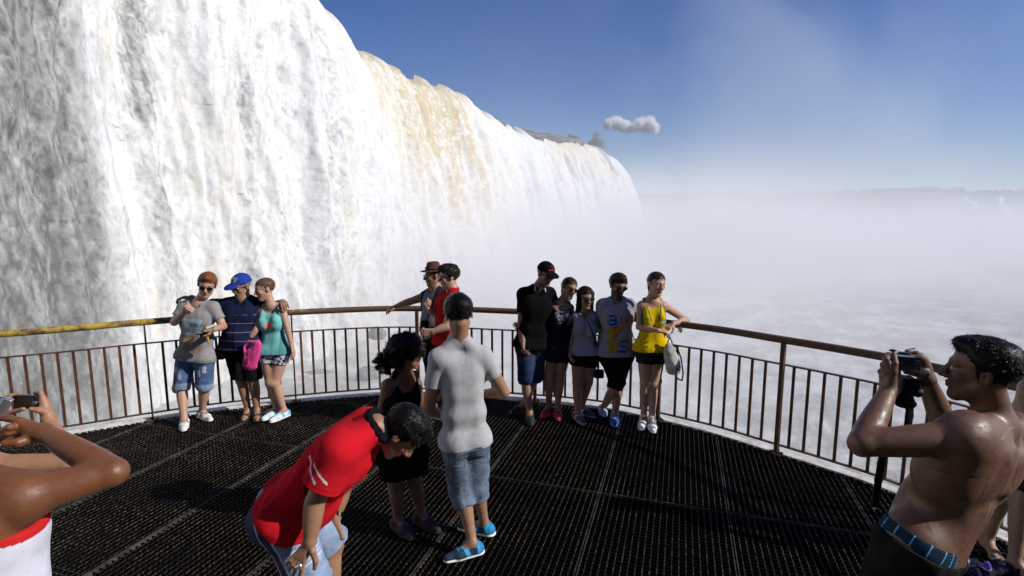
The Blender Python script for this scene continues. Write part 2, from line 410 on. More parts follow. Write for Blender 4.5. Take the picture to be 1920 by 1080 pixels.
def off(s, d=.0):
    p = at_s(s); tg = tan_s(s); return V(p[0] - tg[1] * d, p[1] + tg[0] * d)
ss = np.arange(0, S_[-1], .08)
def rail_tube(name, z, r, mat, d=.03, n=12):
    mb = MB(); mb.tube([(*off(s, d), z) for s in ss], r, n); return mb.build(name, mat, rl)
rail_tube('top_rail', 1.115, .036, m_rail, .02, 16)
def flat_rail(name, z, w_, h_):
    mb = MB(); vs = []; fs = []
    for s in ss:
        for dd, zz in ((.03 - w_ / 2, z - h_ / 2), (.03 - w_ / 2, z + h_ / 2), (.03 + w_ / 2, z + h_ / 2), (.03 + w_ / 2, z - h_ / 2)): vs.append((*off(s, dd), zz))
    for i in range(len(ss) - 1):
        for k in range(4): fs.append((i * 4 + k, i * 4 + (k + 1) % 4, i * 4 + 4 + (k + 1) % 4, i * 4 + 4 + k))
    mb.addv(vs, fs); return mb.build(name, m_bal, rl)
flat_rail('middle_rail', .875, .034, .012); flat_rail('bottom_rail', .075, .034, .012)
sA = s_near(-2.70, 6.5); posts = [sA - 1.50 * k for k in (2, 1, 0, -1, -2, -3)] + [s_near(2.55, 5.0), s_near(2.55, 5.0) + 1.5]
posts = [s for s in posts if .2 < s < S_[-1]]
s0 = s_near(-5.6, 4.9); s1 = s_near(3.74, 2.3)
mb = MB(); mb.box((0, 0, .475), (.026, .012, .788)); 
bal0 = None; s = s0; nb = 0
while s < s1 and nb < 100:
    if min(abs(s - q) for q in posts) > .05:
        p = off(s, .03); tg = tan_s(s)
        if bal0 is None: bal0 = mb.build('baluster', m_bal, rl); ob = bal0
        else: ob = bal0.copy(); COL.objects.link(ob); ob.parent = rl
        ob.location = (p[0], p[1], 0); ob.rotation_euler = (0, 0, math.atan2(tg[1], tg[0]) + random.uniform(-.05, .05)); nb += 1
    s += .131
for i, s in enumerate(posts):
    p = off(s, -.012); tg = tan_s(s); mb = MB(); thin = i < 3
    wd = .016 if thin else .036
    A = (V(tg[0], tg[1], 0), V(-tg[1], tg[0], 0), Z3)
    mb.box((p[0], p[1], .545), (wd, .03 if thin else .05, 1.09), A); mb.box((p[0], p[1], .004), (.11, .09, .014), A)
    for dx, dy in ((-.04, .03), (.04, .03), (-.04, -.03), (.04, -.03)): mb.box((p[0] + dx, p[1] + dy, .016), (.016, .016, .012), A)
    q = mb.build('post', m_bal, rl)
print('deck', round(time.time() - T0, 1), nb)
# ================================================================== waterfall
LIP = [(-23, -14, 17), (-21, 2, 17), (-20, 10, 17), (-19.2, 18, 17.2), (-17.6, 27, 17), tuple(J(560, -30, 37)), tuple(J(590, 0, 41)), tuple(J(645, 70, 48)), tuple(J(672, 98, 51)), tuple(J(705, 110, 54)), tuple(J(745, 124, 58)),
       tuple(J(772, 150, 60)), tuple(J(800, 158, 64)), tuple(J(862, 177, 72)), tuple(J(905, 212, 83)), tuple(J(935, 231, 95)), tuple(J(968, 246, 102)), tuple(J(1000, 255, 108)), tuple(J(1040, 262, 114)), tuple(J(1075, 265, 120)), tuple(J(1108, 272, 128)),
       tuple(J(1130, 285, 136)), tuple(J(1140, 296, 142)), (V(*J(1146, 306, 150))[0], 150, 17.0), (25, 162, 17), (20, 175, 17)]
lip = catmull(LIP, 60); proj_px = []
d_ = lip - CP; pxs = 960 + FPX * (d_ @ RT) / np.maximum(d_ @ FW, 1)
pxs = np.where(lip[:, 1] < 12, -900 - (12 - lip[:, 1]) * 40, pxs)
wgt = np.concatenate([[0], np.cumsum(np.maximum(np.abs(np.diff(pxs)), 0) + np.linalg.norm(np.diff(lip, axis=0), axis=1) * 6.0)])
NU, NV = 1250, 620
uu = np.linspace(0, wgt[-1], NU); L = np.stack([np.interp(uu, wgt, lip[:, i]) for i in range(3)], -1)
upx = np.interp(uu, wgt, np.maximum.accumulate(pxs)); arc = np.concatenate([[0], np.cumsum(np.linalg.norm(np.diff(L, axis=0), axis=1))])
tgt = np.gradient(L, axis=0); tgt[:, 2] = 0; tgt /= np.linalg.norm(tgt, axis=1, keepdims=True)
k_ = np.hanning(61); k_ /= k_.sum()
for i in range(3): tgt[:, i] = np.convolve(np.pad(tgt[:, i], 30, 'edge'), k_, 'valid')
tgt /= np.linalg.norm(tgt, axis=1, keepdims=True)
out = np.stack([tgt[:, 1], -tgt[:, 0], np.zeros(NU)], -1)
WZ = -6.2
vv = np.linspace(0, 1, NV) ** 1.0
A_, V_ = np.meshgrid(arc, vv, indexing='ij'); PX, _ = np.meshgrid(upx, vv, indexing='ij')
TOPZ = np.repeat(L[:, 2:3], NV, 1) ; DEP = (TOPZ - WZ + .3) * V_
ko = np.interp(upx, [0, 400, 700, 900, 1050, 1130, 1400], [.55, .7, 1.25, 1.7, 2.1, 2.35, 2.3])[:, None]
back = 1.6 * np.exp(-DEP / .35)               # the water rounds over the lip
OFF = ko * (np.sqrt(DEP + .15) - .387) * 1.0 - back
# turbulence: long columns, billows, fine spray
x = A_ ; z = DEP
wob = fbm(x * .09, z * .05, 3.3, 3, 5) * 2.2
x2 = x + wob + z * .03 + .35 * fbm(x * .5, z * .3, 7, 3, 61) + .10 * fbm(x * 2.6, z * 1.3, 7, 3, 62)
colm = fbm(x2 * .30, z * .035, 0, 4, 11, .6)
colm2 = 1 - np.abs(fbm(x2 * .85, z * .07 - 1, 4, 3, 21)) * 2
sc = np.interp(upx, [0, 600, 1150], [1, 1.0, .75])[:, None]
bil = np.sqrt(fbm(x2 * .9 * sc, z * .42 * sc + np.abs(colm), 9, 4, 31, .45) ** 2 + .012) * -2 + .5
bil2 = fbm(x2 * 3.1 * sc, z * .9 * sc, 2, 4, 51, .6) * 1.3
amp = .15 + .85 * sstep(0, 5, DEP)
D = amp * (1.4 * colm + .16 * colm2 + .26 * bil + .045 * bil2) * np.interp(upx, [0, 700, 1100], [1, 1.15, 1.6])[:, None]
D = D + .02 * fbm(x2 * 8, z * 3, 1, 3, 71) * sstep(0, 2, DEP)
jag = (.55 * fbm(x * .5, 0 * x, 6, 4, 91) + .5 * np.abs(fbm(x * 3, 0 * x, 6, 4, 95, .7)) + .35 * np.maximum(0, fbm(x * 11, 0 * x, 6, 2, 96))) * np.exp(-DEP / 1.0) * 2.2
W = L[:, None, :] + out[:, None, :] * (OFF + D)[..., None]
W[..., 2] = TOPZ - DEP + jag + .12 * fbm(x * 4, z * 4, 8, 3, 77) * sstep(.1, 1, DEP) 
W = W.reshape(-1, 3)
# the colour of the water itself: aerated white, silt-brown where it is still green water, dark rock behind thin veils
white = V(.71, .708, .70); cream = V(.64, .575, .44); tan = V(.47, .36, .19); rock = V(.075, .078, .070)
def band(c0, c1, hw, soft, v0=0, v1=1, dz=.0):  # a band that starts at picture column c0 at the lip and c1 at the foot
    cx = c0 + (c1 - c0) * V_; d = np.abs(PX - cx + 9 * fbm(x * .8, z * .25, 5, 3, 7)) - hw
    return (1 - sstep(-soft, soft, d)) * sstep(v0 - .05, v0 + .05, V_) * (1 - sstep(v1 - .08, v1 + .08, V_))
strk = fbm(x2 * 1.3, z * .26, 2, 5, 41, .62); strk2 = fbm(x2 * 4, z * 1.5, 2, 4, 43, .65); gran = fbm(x2 * 9, z * 3.5, 2, 3, 47, .7)
tn = np.clip(1.0 * band(712, 712, 46, 50, 0, .8) * .55 + band(806, 800, 42, 34, 0, 1) * 1.2 + .45 * band(750, 750, 60, 50, 0, .6) + .5 * band(1060, 1060, 45, 20, 0, .35) + .5 * band(880, 880, 50, 30, .3, 1), 0, 1.4)
tn = tn * sstep(-.5, .75, strk * .8 + strk2 * 1.1 + gran * .5 + (.5 - V_) * .6)
tn = np.clip(1.35 * tn * (1.05 - .62 * sstep(.0, .9, V_)) + .9 * np.exp(-DEP / .5) * sstep(560, 650, PX), 0, 1)
tn2 = np.clip(band(300, 300, 60, 30) * .5 + band(545, 545, 22, 16) * .55 + band(120, 120, 50, 30) * .5 + .12, 0, 1) * sstep(-.25, .55, strk + .6 * strk2)
dk_ = np.clip(band(205, 120, 36, 26, 0, .46) * .95 + band(190, 175, 34, 34, .5, .85) * .6 + band(420, 340, 20, 20, .3, 1) * .55 + band(455, 425, 22, 18, 0, 1) * .4 + band(548, 515, 22, 26, .1, 1) * .5 + band(1118, 1118, 10, 8, 0, .3) * .9 + band(500, 490, 10, 12, .1, 1) * .3, 0, 1)
veil = strk * .5 + strk2 * .7 + gran * .9
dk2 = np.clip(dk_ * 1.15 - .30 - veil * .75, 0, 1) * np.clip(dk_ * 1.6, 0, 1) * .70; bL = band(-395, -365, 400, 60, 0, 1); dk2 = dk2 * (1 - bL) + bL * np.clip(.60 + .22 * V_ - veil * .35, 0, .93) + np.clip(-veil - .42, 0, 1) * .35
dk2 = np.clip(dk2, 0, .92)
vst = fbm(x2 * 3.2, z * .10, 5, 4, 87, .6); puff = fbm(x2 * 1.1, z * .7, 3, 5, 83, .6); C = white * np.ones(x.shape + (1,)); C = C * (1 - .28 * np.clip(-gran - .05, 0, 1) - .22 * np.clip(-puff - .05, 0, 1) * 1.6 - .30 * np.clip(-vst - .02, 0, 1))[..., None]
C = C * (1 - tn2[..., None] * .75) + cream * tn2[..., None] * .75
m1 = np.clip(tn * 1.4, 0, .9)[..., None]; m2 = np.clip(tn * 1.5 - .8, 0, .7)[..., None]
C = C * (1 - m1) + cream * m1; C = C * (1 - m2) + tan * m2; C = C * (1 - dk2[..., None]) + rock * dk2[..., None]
I = np.arange(NU * NV).reshape(NU, NV)
q = np.stack([I[:-1, :-1], I[:-1, 1:], I[1:, 1:], I[1:, :-1]], -1).reshape(-1, 4)
t = NT('falling_water'); o = t.obj(); g = t.noise(t.mapv(o, (1, 1, .36)), 3.2, 9, .76); g2 = t.noise(o, 14, 4, .8)
c = t.mix(1.0, t.col(), t.ramp(t.mul(t.mul(g, .6), t.mul(g2, .4), 'ADD'), [(.36, .74), (.56, 1.08)]), 'MULTIPLY')
nb_ = t.bump(g, .22, .3, t.bump(g2, .2, .06)); df = t.n('ShaderNodeBsdfDiffuse'); tr = t.n('ShaderNodeBsdfTranslucent'); mx = t.n('ShaderNodeMixShader'); mx.inputs[0].default_value = .0
t.l(c, df.inputs[0]); t.l(nb_, df.inputs['Normal']); sst = t.pbr(c, .8, 0, .2, nb_, Subsurface_Weight=0.); m_fall = t.m
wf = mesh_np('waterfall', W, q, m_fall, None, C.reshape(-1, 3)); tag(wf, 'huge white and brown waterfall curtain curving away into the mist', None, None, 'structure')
print('falls', round(time.time() - T0, 1))
# river above the lip and rocky plateau behind it
tb = MB(); ins = L[::12] - out[::12] * 1.1
vs = []; 
for p, o_ in zip(ins, out[::12]): vs += [(p[0], p[1], p[2] - .25), (p[0] - o_[0] * 60, p[1] - o_[1] * 60, p[2] - .1)]
tb.addv(vs, [(2 * i, 2 * i + 2, 2 * i + 3, 2 * i + 1) for i in range(len(ins) - 1)])
t = NT('brown_river'); o = t.obj(); m_riv = t.pbr(t.mix(t.noise(o, .8, 5), (.20, .14, .06), (.5, .42, .28)), .3, 0, .5)
tb.build('river', m_riv); bpy.data.objects['river']['kind'] = 'structure'
# ================================================================== plunge pool
n = 420; ang = np.linspace(math.radians(-75), math.radians(62), n); rr = np.geomspace(2.0, 900, 360)
Rg, Ag = np.meshgrid(rr, ang, indexing='ij'); X = Rg * np.sin(Ag); Y = Rg * np.cos(Ag) - 1
nz = np.abs(fbm(X * .35, Y * .35, 1, 6, 3, .6)) * -.9 + .35 * fbm(X * 1.6, Y * 1.6, 5, 3, 8, .6)
nz = nz * np.exp(-Rg / 220)
P = np.stack([X, Y, WZ + nz * .45], -1).reshape(-1, 3); I = np.arange(len(P)).reshape(Rg.shape)
q = np.stack([I[:-1, :-1], I[1:, :-1], I[1:, 1:], I[:-1, 1:]], -1).reshape(-1, 4)
fo = fbm(X * .5 + nz, Y * .5, 2, 6, 13, .62) + .35 * fbm(X * 2.6, Y * 2.6, 2, 4, 15, .65)
fm = sstep(-.35, .35, fo)[..., None]
C = V(.46, .44, .40) * (1 - fm) + V(.68, .67, .65) * fm
t = NT('foaming_water'); o = t.obj(); g = t.noise(o, 1.4, 9, .75, .6); c = t.mix(1.0, t.col(), t.ramp(g, [(.35, .78), (.62, 1.12)]), 'MULTIPLY')
m_pool = t.pbr(c, .45, 0, .4, t.bump(g, .6, .4))
pool = mesh_np('water', P, q, m_pool, None, C.reshape(-1, 3)); tag(pool, 'churning pale water below the platform', None, None, 'structure')
# ================================================================== rocks
def rock(name, c, rad, seed, label, parent=None):
    s = Sdf(); c = np.array(c, float); rad = np.array(rad, float)
    s.add(ell(c, rad), .1); s.add(ell(c + rad * V(.5, .2, -.1), rad * .7), rad.max() * .4); s.add(ell(c + rad * V(-.45, .1, -.2), rad * .65), rad.max() * .3)
    R = rad.max(); s.disp(lambda P: (.22 * R * fbm(P[:, 0] / R * 2.2, P[:, 1] / R * 2.2, P[:, 2] / R * 2.2, 4, seed)), .25 * R)
    o = sdf_obj(name, s, R / 22, M['rock'], parent, lambda P, N: (V(.17, .168, .16) * (1 + .5 * fbm(P[:, 0] * 2 / R, P[:, 1] * 2 / R, P[:, 2] * 2 / R, 3, 4)[:, None])))
    if parent is None: tag(o, label, 'rock')
    return o
t = NT('wet_rock'); o = t.obj(); g = t.noise(o, 2.5, 8, .7); M['rock'] = t.pbr(t.mix(1.0, t.col(), t.ramp(g, [(.3, .6), (.7, 1.4)]), 'MULTIPLY'), .4, 0, .5, t.bump(g, .7, .2))
b = JZ(706, 625, -3.9); rock('boulder', b, (.4, .4, .35), 3, 'dark wet boulder in the mist behind the railing, higher of the two')
b = JZ(690, 705, -6.1); rock('boulder', b, (.6, .6, .5), 7, 'dark low boulder at the foot of the falls seen between the balusters')
# ledge on the skyline, bushes
t = NT('leaves'); o = t.obj(); M['leaf'] = t.pbr(t.col(), .6, 0, .3)
def bush(px, py, Y, w_, h_, label, seed, name='bush', group=None, ncl=None):
    rng = np.random.default_rng(seed); c = J(px, py, Y); base = c - V(0, 0, h_ * .5)
    root = empty(name, tuple(base), label, 'bush' if name == 'bush' else 'tree', group)
    mb = MB()
    for k in range(4):
        a = rng.uniform(0, 6.28); e = base + V(math.cos(a) * w_ * .28, math.sin(a) * w_ * .28, h_ * .6); mb.tube([base - V(0, 0, h_ * .2), (base + e) / 2 + V(0, 0, .02), e], [h_ * .03, h_ * .02, h_ * .01], 6)
    mb.build('trunk', M['bark'], root)
    nl = ncl or 2600; lob = rng.normal(size=(14, 3)) * V(w_ * .26, w_ * .26, h_ * .17) + V(0, 0, h_ * .12)
    ctr = lob[rng.integers(0, 14, nl)] + rng.normal(size=(nl, 3)) * V(w_ * .085, w_ * .085, h_ * .095); ctr += c
    a = rng.normal(size=(nl, 3)); a /= np.linalg.norm(a, axis=1, keepdims=True); b_ = np.cross(a, rng.normal(size=(nl, 3))); b_ /= np.linalg.norm(b_, axis=1, keepdims=True)
    s_ = w_ * .028 * rng.uniform(.6, 1.5, nl)[:, None]
    vv_ = np.stack([ctr - a * s_, ctr - b_ * s_ * .5, ctr + a * s_, ctr + b_ * s_ * .5], 1).reshape(-1, 3)
    qq = np.arange(nl * 4).reshape(-1, 4); cl = np.repeat(V(.045, .075, .022) * rng.uniform(.5, 1.7, (nl, 1)) + V(.01, 0, 0) * rng.uniform(0, 1, (nl, 1)), 4, 0)
    mesh_np('crown', vv_, qq, M['leaf'], root, cl, smooth=False)
t = NT('bark'); M['bark'] = t.pbr((.08, .06, .045), .9)
def ledge(p0, p1, h_, seed, label):
    a = J(*p0); b = J(*p1); s = Sdf(); n = 6
    for i in range(n): 
        c = a + (b - a) * i / (n - 1); s.add(ell(c - V(0, 0, h_ * .4), (np.linalg.norm(b - a) / n * 1.1, 1.6, h_)), .6)
    s.disp(lambda P: .35 * h_ * fbm(P[:, 0] * .8, P[:, 1] * .8, P[:, 2] * 1.6, 4, seed), .4 * h_)
    o = sdf_obj('rock_ledge', s, h_ / 9, M['rock'], None, lambda P, N: (V(.075, .058, .035) * (1 + .6 * fbm(P[:, 0], P[:, 1], P[:, 2] * 2, 3, 4)[:, None]))); tag(o, label, 'rock')
ledge((915, 229, 93), (940, 235, 99), .55, 4, 'small dark rock ledge on the brink of the falls, left of the two')
ledge((970, 249, 106), (1066, 265, 121), 1.0, 5, 'long brown rock ledge on the brink of the falls beside the bushes')
bush(928, 226, 96, 1.8, .9, 'tiny dark bush on the brink of the falls, farthest left', 1)
bush(1075, 259, 124, 2.3, 1.6, 'small round bush on the brink of the falls, middle of the three', 2)
bush(1118, 271, 134, 5.0, 3.0, 'largest dark green bush at the right end of the brink', 3)
# ================================================================== far gorge
fx = np.linspace(30, 560, 240); fy = 430 - .10 * fx + 12 * fbm(fx * .012, 0 * fx, 1, 3, 3)
ht = 14 + 2.2 * fbm(fx * .02, 0 * fx, 2, 3, 6) + 3.0 * sstep(180, 300, fx)
cl = []; cc = []
for j, tt in enumerate(np.linspace(0, 1, 60)):
    zz = -7 + (ht + 7) * tt; setb = 14 * tt + 3.5 * fbm(fx * .06, zz * .1, 3, 4, 9)
    cl.append(np.stack([fx, fy + setb, zz], -1)); cc.append(V(.05, .07, .035) * (1 + .6 * fbm(fx * .1, zz * .3, 1, 4, 2))[:, None])
cl.append(np.stack([fx, fy + 300, ht + 3], -1)); cc.append(np.tile(V(.03, .05, .02), (len(fx), 1)))
P = np.concatenate(cl); nI = len(cl); I = np.arange(len(P)).reshape(nI, len(fx)); q = np.stack([I[:-1, :-1], I[:-1, 1:], I[1:, 1:], I[1:, :-1]], -1).reshape(-1, 4)
t = NT('far_cliff'); o = t.obj(); m_cl = t.pbr(t.mix(1., t.col(), t.ramp(t.noise(o, .2, 6, .7), [(.3, .6), (.7, 1.5)]), 'MULTIPLY'), .9)
cf = mesh_np('hills', P, q, m_cl, None, np.concatenate(cc)); tag(cf, 'far green gorge wall in the haze on the right', None, None, 'structure')
rng = np.random.default_rng(5); nt_ = 420; k = rng.integers(0, len(fx), nt_); cx = fx[k] + rng.normal(size=nt_) * 2; r_ = rng.uniform(1.5, 3.6, nt_) * (1 + (rng.random(nt_) < .07) * .8)
nl = 90; d3 = rng.normal(size=(nt_, nl, 3)); d3 /= np.linalg.norm(d3, axis=2, keepdims=True)
ctr = np.stack([cx, fy[k] + 14 + rng.uniform(-4, 14, nt_), ht[k] + r_ * .35], -1)[:, None, :] + d3 * (r_[:, None, None] * V(1.2, 1.2, .75)) * rng.uniform(.6, 1, (nt_, nl, 1))
ctr = ctr.reshape(-1, 3); m_ = len(ctr); a = rng.normal(size=(m_, 3)); a /= np.linalg.norm(a, axis=1, keepdims=True); b_ = np.cross(a, rng.normal(size=(m_, 3))); b_ /= np.linalg.norm(b_, axis=1, keepdims=True)
vv_ = np.stack([ctr - a * .8, ctr - b_ * .6, ctr + a * .8, ctr + b_ * .6], 1).reshape(-1, 3)
wd = mesh_np('far_forest', vv_, np.arange(m_ * 4).reshape(-1, 4), M['leaf'], None, np.repeat(V(.04, .065, .025) * rng.uniform(.6, 1.6, (m_, 1)), 4, 0), smooth=False)
tag(wd, 'distant forest canopy along the far gorge rim', 'forest', None, 'stuff')
t = NT('far_falls'); m_ff = t.pbr((.85, .85, .85), .8)
def small_fall(px, w_, h_, label, seed):
    i = np.argmin(np.abs(960 + FPX * (fx / (fy * .99)) - px)); X0 = fx[i]; Y0 = fy[i]; z0 = ht[i]; s = Sdf(); prev = V(X0, Y0 + 9, z0 - 3)
    for j in range(7):
        p = V(X0 + w_ * math.sin(j * 1.7 + seed) * .35 - j * .1, Y0 + 9 - j * 2.1, z0 - 3 - h_ * j / 6); s.add(cone(prev, p, w_ * .22 + .15 * j, w_ * .25 + .15 * j), .5); prev = p
    s.disp(lambda P: .35 * fbm(P[:, 0], P[:, 1], P[:, 2], 3, seed), .4)
    o = sdf_obj('small_waterfall', s, .35, m_ff, None, (1, 1, 1)); tag(o, label, 'waterfall', 'small cascades on the far gorge wall')
small_fall(1822, 3, 7, 'thin white cascade on the far gorge wall, left of the two', 1)
small_fall(1890, 5, 16, 'wider white cascade on the far gorge wall at the right edge', 2)
# unseen slope added behind the viewpoint to block sky light from that side
gx, gy = np.meshgrid(np.linspace(-90, 60, 60), np.linspace(-6, -70, 30), indexing='ij')
hz = (-3 + 34 * sstep(-5, -34, gy) * (1 - sstep(-2, 40, gx)) + 5 * sstep(-5, -20, gy)) + 3.5 * fbm(gx * .12, gy * .12, 1, 4, 8) * sstep(-7, -16, gy)
I = np.arange(gx.size).reshape(gx.shape); q = np.stack([I[:-1, :-1], I[1:, :-1], I[1:, 1:], I[:-1, 1:]], -1).reshape(-1, 4)
gr = mesh_np('sky_blocking_slope', np.stack([gx, gy, hz], -1).reshape(-1, 3), q, m_cl, None, np.tile(V(.04, .055, .025), (gx.size, 1))); tag(gr, 'unseen slope added behind the viewpoint to block sky light', None, None, 'structure')
# ================================================================== mist
def volume_box(name, lo, hi, mat, label, cat):
    mb = MB(); lo = np.array(lo, float); hi = np.array(hi, float); c = (lo + hi) / 2; mb.box(c, hi - lo); o = mb.build(name, mat, None, base=c); o.location = c
    tag(o, label, cat, None, 'stuff'); return o
def expo(t, z, k): return t.mul(2.71828, t.mul(z, k), 'POWER')
t = NT('mist'); g = t.n('ShaderNodeNewGeometry').outputs['Position']; sx = t.n('ShaderNodeSeparateXYZ'); t.l(g, sx.inputs[0]); X_, Y_, Z_ = sx.outputs
def mrange(v, a, b, c=0., d=1.):
    x = t.n('ShaderNodeMapRange', interpolation_type='SMOOTHSTEP'); x.inputs[1].default_value = a; x.inputs[2].default_value = b; x.inputs[3].default_value = c; x.inputs[4].default_value = d; t.l(v, x.inputs[0]); return x.outputs[0]
def gauss(c, r):
    s_ = None
    for v, cc, q in zip((X_, Y_, Z_), c, r):
        e = t.mul(t.mul(t.mul(v, -cc, 'ADD'), 1 / q), 2.0, 'POWER') if False else None
        a = t.mul(t.mul(v, -float(cc), 'ADD'), 1.0 / q); a = t.mul(a, a); s_ = a if s_ is None else t.mul(s_, a, 'ADD')
    return expo(t, s_, -1.0)
nA = t.noise(g, .035, 3, .55, .3); nB = t.noise(g, .016, 3, .6, .6)
nAr = t.ramp(nA, [(.36, .12), (.66, 1.)]); nBr = t.ramp(nB, [(.46, 0.), (.64, 1.)])
lowx = t.mul(mrange(Y_, 13, 55, .045, .14), t.mul(mrange(X_, -16, -4, .0, .06), t.mul(mrange(X_, 2, 16, 1., 0.), mrange(Y_, 11, 17, .3, 1.)), 'MULTIPLY'), 'ADD')
low = t.mul(t.mul(t.mul(expo(t, t.mul(Z_, 6.0, "ADD"), -1 / 4.6), mrange(Y_, 100, 230, 1., .16)), lowx), nAr)
vl = t.mul(t.mul(t.mul(mrange(Y_, 12, 20, .003, .007), mrange(X_, -2, 8, 1., 0.)), expo(t, t.mul(Z_, 6.0, 'ADD'), -1 / 8.0)), nAr)
pl = t.mul(gauss((14, 92, -5), (28, 34, 7)), .14); pl = t.mul(pl, nAr)
pl2 = t.mul(t.mul(gauss((60, 150, -2), (62, 60, 10)), .004), nAr)
hi_ = t.mul(t.mul(t.mul(mrange(X_, 50, 210), expo(t, t.mul(Z_, 6.0, 'ADD'), -1 / 70.0)), t.ramp(nB, [(.4, .25), (.66, 1.)])), .0017)
wisp = t.mul(t.mul(gauss((95, 150, 50), (55, 60, 32)), nBr), .008)
nC = t.ramp(t.noise(g, .028, 3, .6, .8), [(.44, 0.), (.60, 1.)])
pl3 = t.mul(t.mul(t.mul(gauss((36, 118, 1), (20, 34, 10)), .030), t.mul(gauss((80, 140, 6), (40, 40, 14)), .003), 'ADD'), nC)
den = t.mul(t.mul(t.mul(t.mul(t.mul(t.mul(low, pl3, 'ADD'), vl, 'ADD'), pl, 'ADD'), pl2, 'ADD'), hi_, 'ADD'), wisp, 'ADD')
vs_ = t.n('ShaderNodeVolumePrincipled'); vs_.inputs['Color'].default_value = (.985, .985, .995, 1); vs_.inputs['Anisotropy'].default_value = .1; t.l(den, vs_.inputs['Density']); t.l(vs_.outputs[0], t.out.inputs['Volume'])
t.m.cycles.volume_step_rate = .5 if hasattr(t.m, 'cycles') else 0
if not os.environ.get('NOMIST'):
    volume_box('mist', (-40, 11, WZ - 2), (420, 395, 110), t.m, 'white spray mist rising from the foot of the falls and drifting right', 'mist')
# the one small cloud
def cloud(px, py, Y, wpx, hpx):
    c = J(px, py, Y); k = Y / FPX; W_ = wpx * k; H_ = hpx * k
    t = NT('cloud'); o = t.obj(); den = None
    lob = [(-.40, .10, .12, .34), (-.27, .22, .16, .50), (-.12, .02, .15, .42), (.04, -.08, .14, .36), (.18, .12, .16, .50), (.34, .06, .17, .62), (.42, -.08, .12, .42)]
    sx = t.n('ShaderNodeSeparateXYZ'); nn = t.n('ShaderNodeTexNoise'); nn.inputs['Scale'].default_value = 7 / W_; nn.inputs['Detail'].default_value = 5; t.l(o, nn.inputs['Vector'])
    va = t.n('ShaderNodeVectorMath', operation='MULTIPLY_ADD'); t.l(nn.outputs['Color'], va.inputs[0]); va.inputs[1].default_value = (W_ * .15,) * 3; 
    sb = t.n('ShaderNodeVectorMath', operation='SUBTRACT'); t.l(o, sb.inputs[0]); sb.inputs[1].default_value = (W_ * .075,) * 3; t.l(sb.outputs[0], va.inputs[2]); t.l(va.outputs[0], sx.inputs[0])
    for x_, z_, rx, rz in lob:
        a = t.mul(t.mul(sx.outputs[0], -x_ * W_, 'ADD'), 1 / (rx * W_)); b = t.mul(sx.outputs[1], 1 / (.2 * W_)); d = t.mul(t.mul(sx.outputs[2], -z_ * H_, 'ADD'), 1 / (rz * H_))
        e = t.mul(t.mul(t.mul(a, a), t.mul(b, b), 'ADD'), t.mul(d, d), 'ADD'); f = t.mul(1.0, e, 'SUBTRACT'); den = f if den is None else t.mul(den, f, 'MAXIMUM')
    den = t.mul(den, 0.0, 'MAXIMUM'); den = t.mul(t.mul(den, den), 50.0 / W_)
    v = t.n('ShaderNodeVolumePrincipled'); v.inputs['Color'].default_value = (1, 1, 1, 1); v.inputs['Anisotropy'].default_value = -.15; t.l(den, v.inputs['Density']); t.l(v.outputs[0], t.out.inputs['Volume'])
    t.m.cycles.volume_step_rate = .3
    o_ = volume_box('cloud', c - V(W_ * .7, W_ * .4, H_ * .8), c + V(W_ * .7, W_ * .4, H_ * .8), t.m, 'one small white puffy cloud low in the blue sky', 'cloud'); o_['kind'] = 'structure'
cloud(1182, 237, 1500, 100, 30)
print('env', round(time.time() - T0, 1))
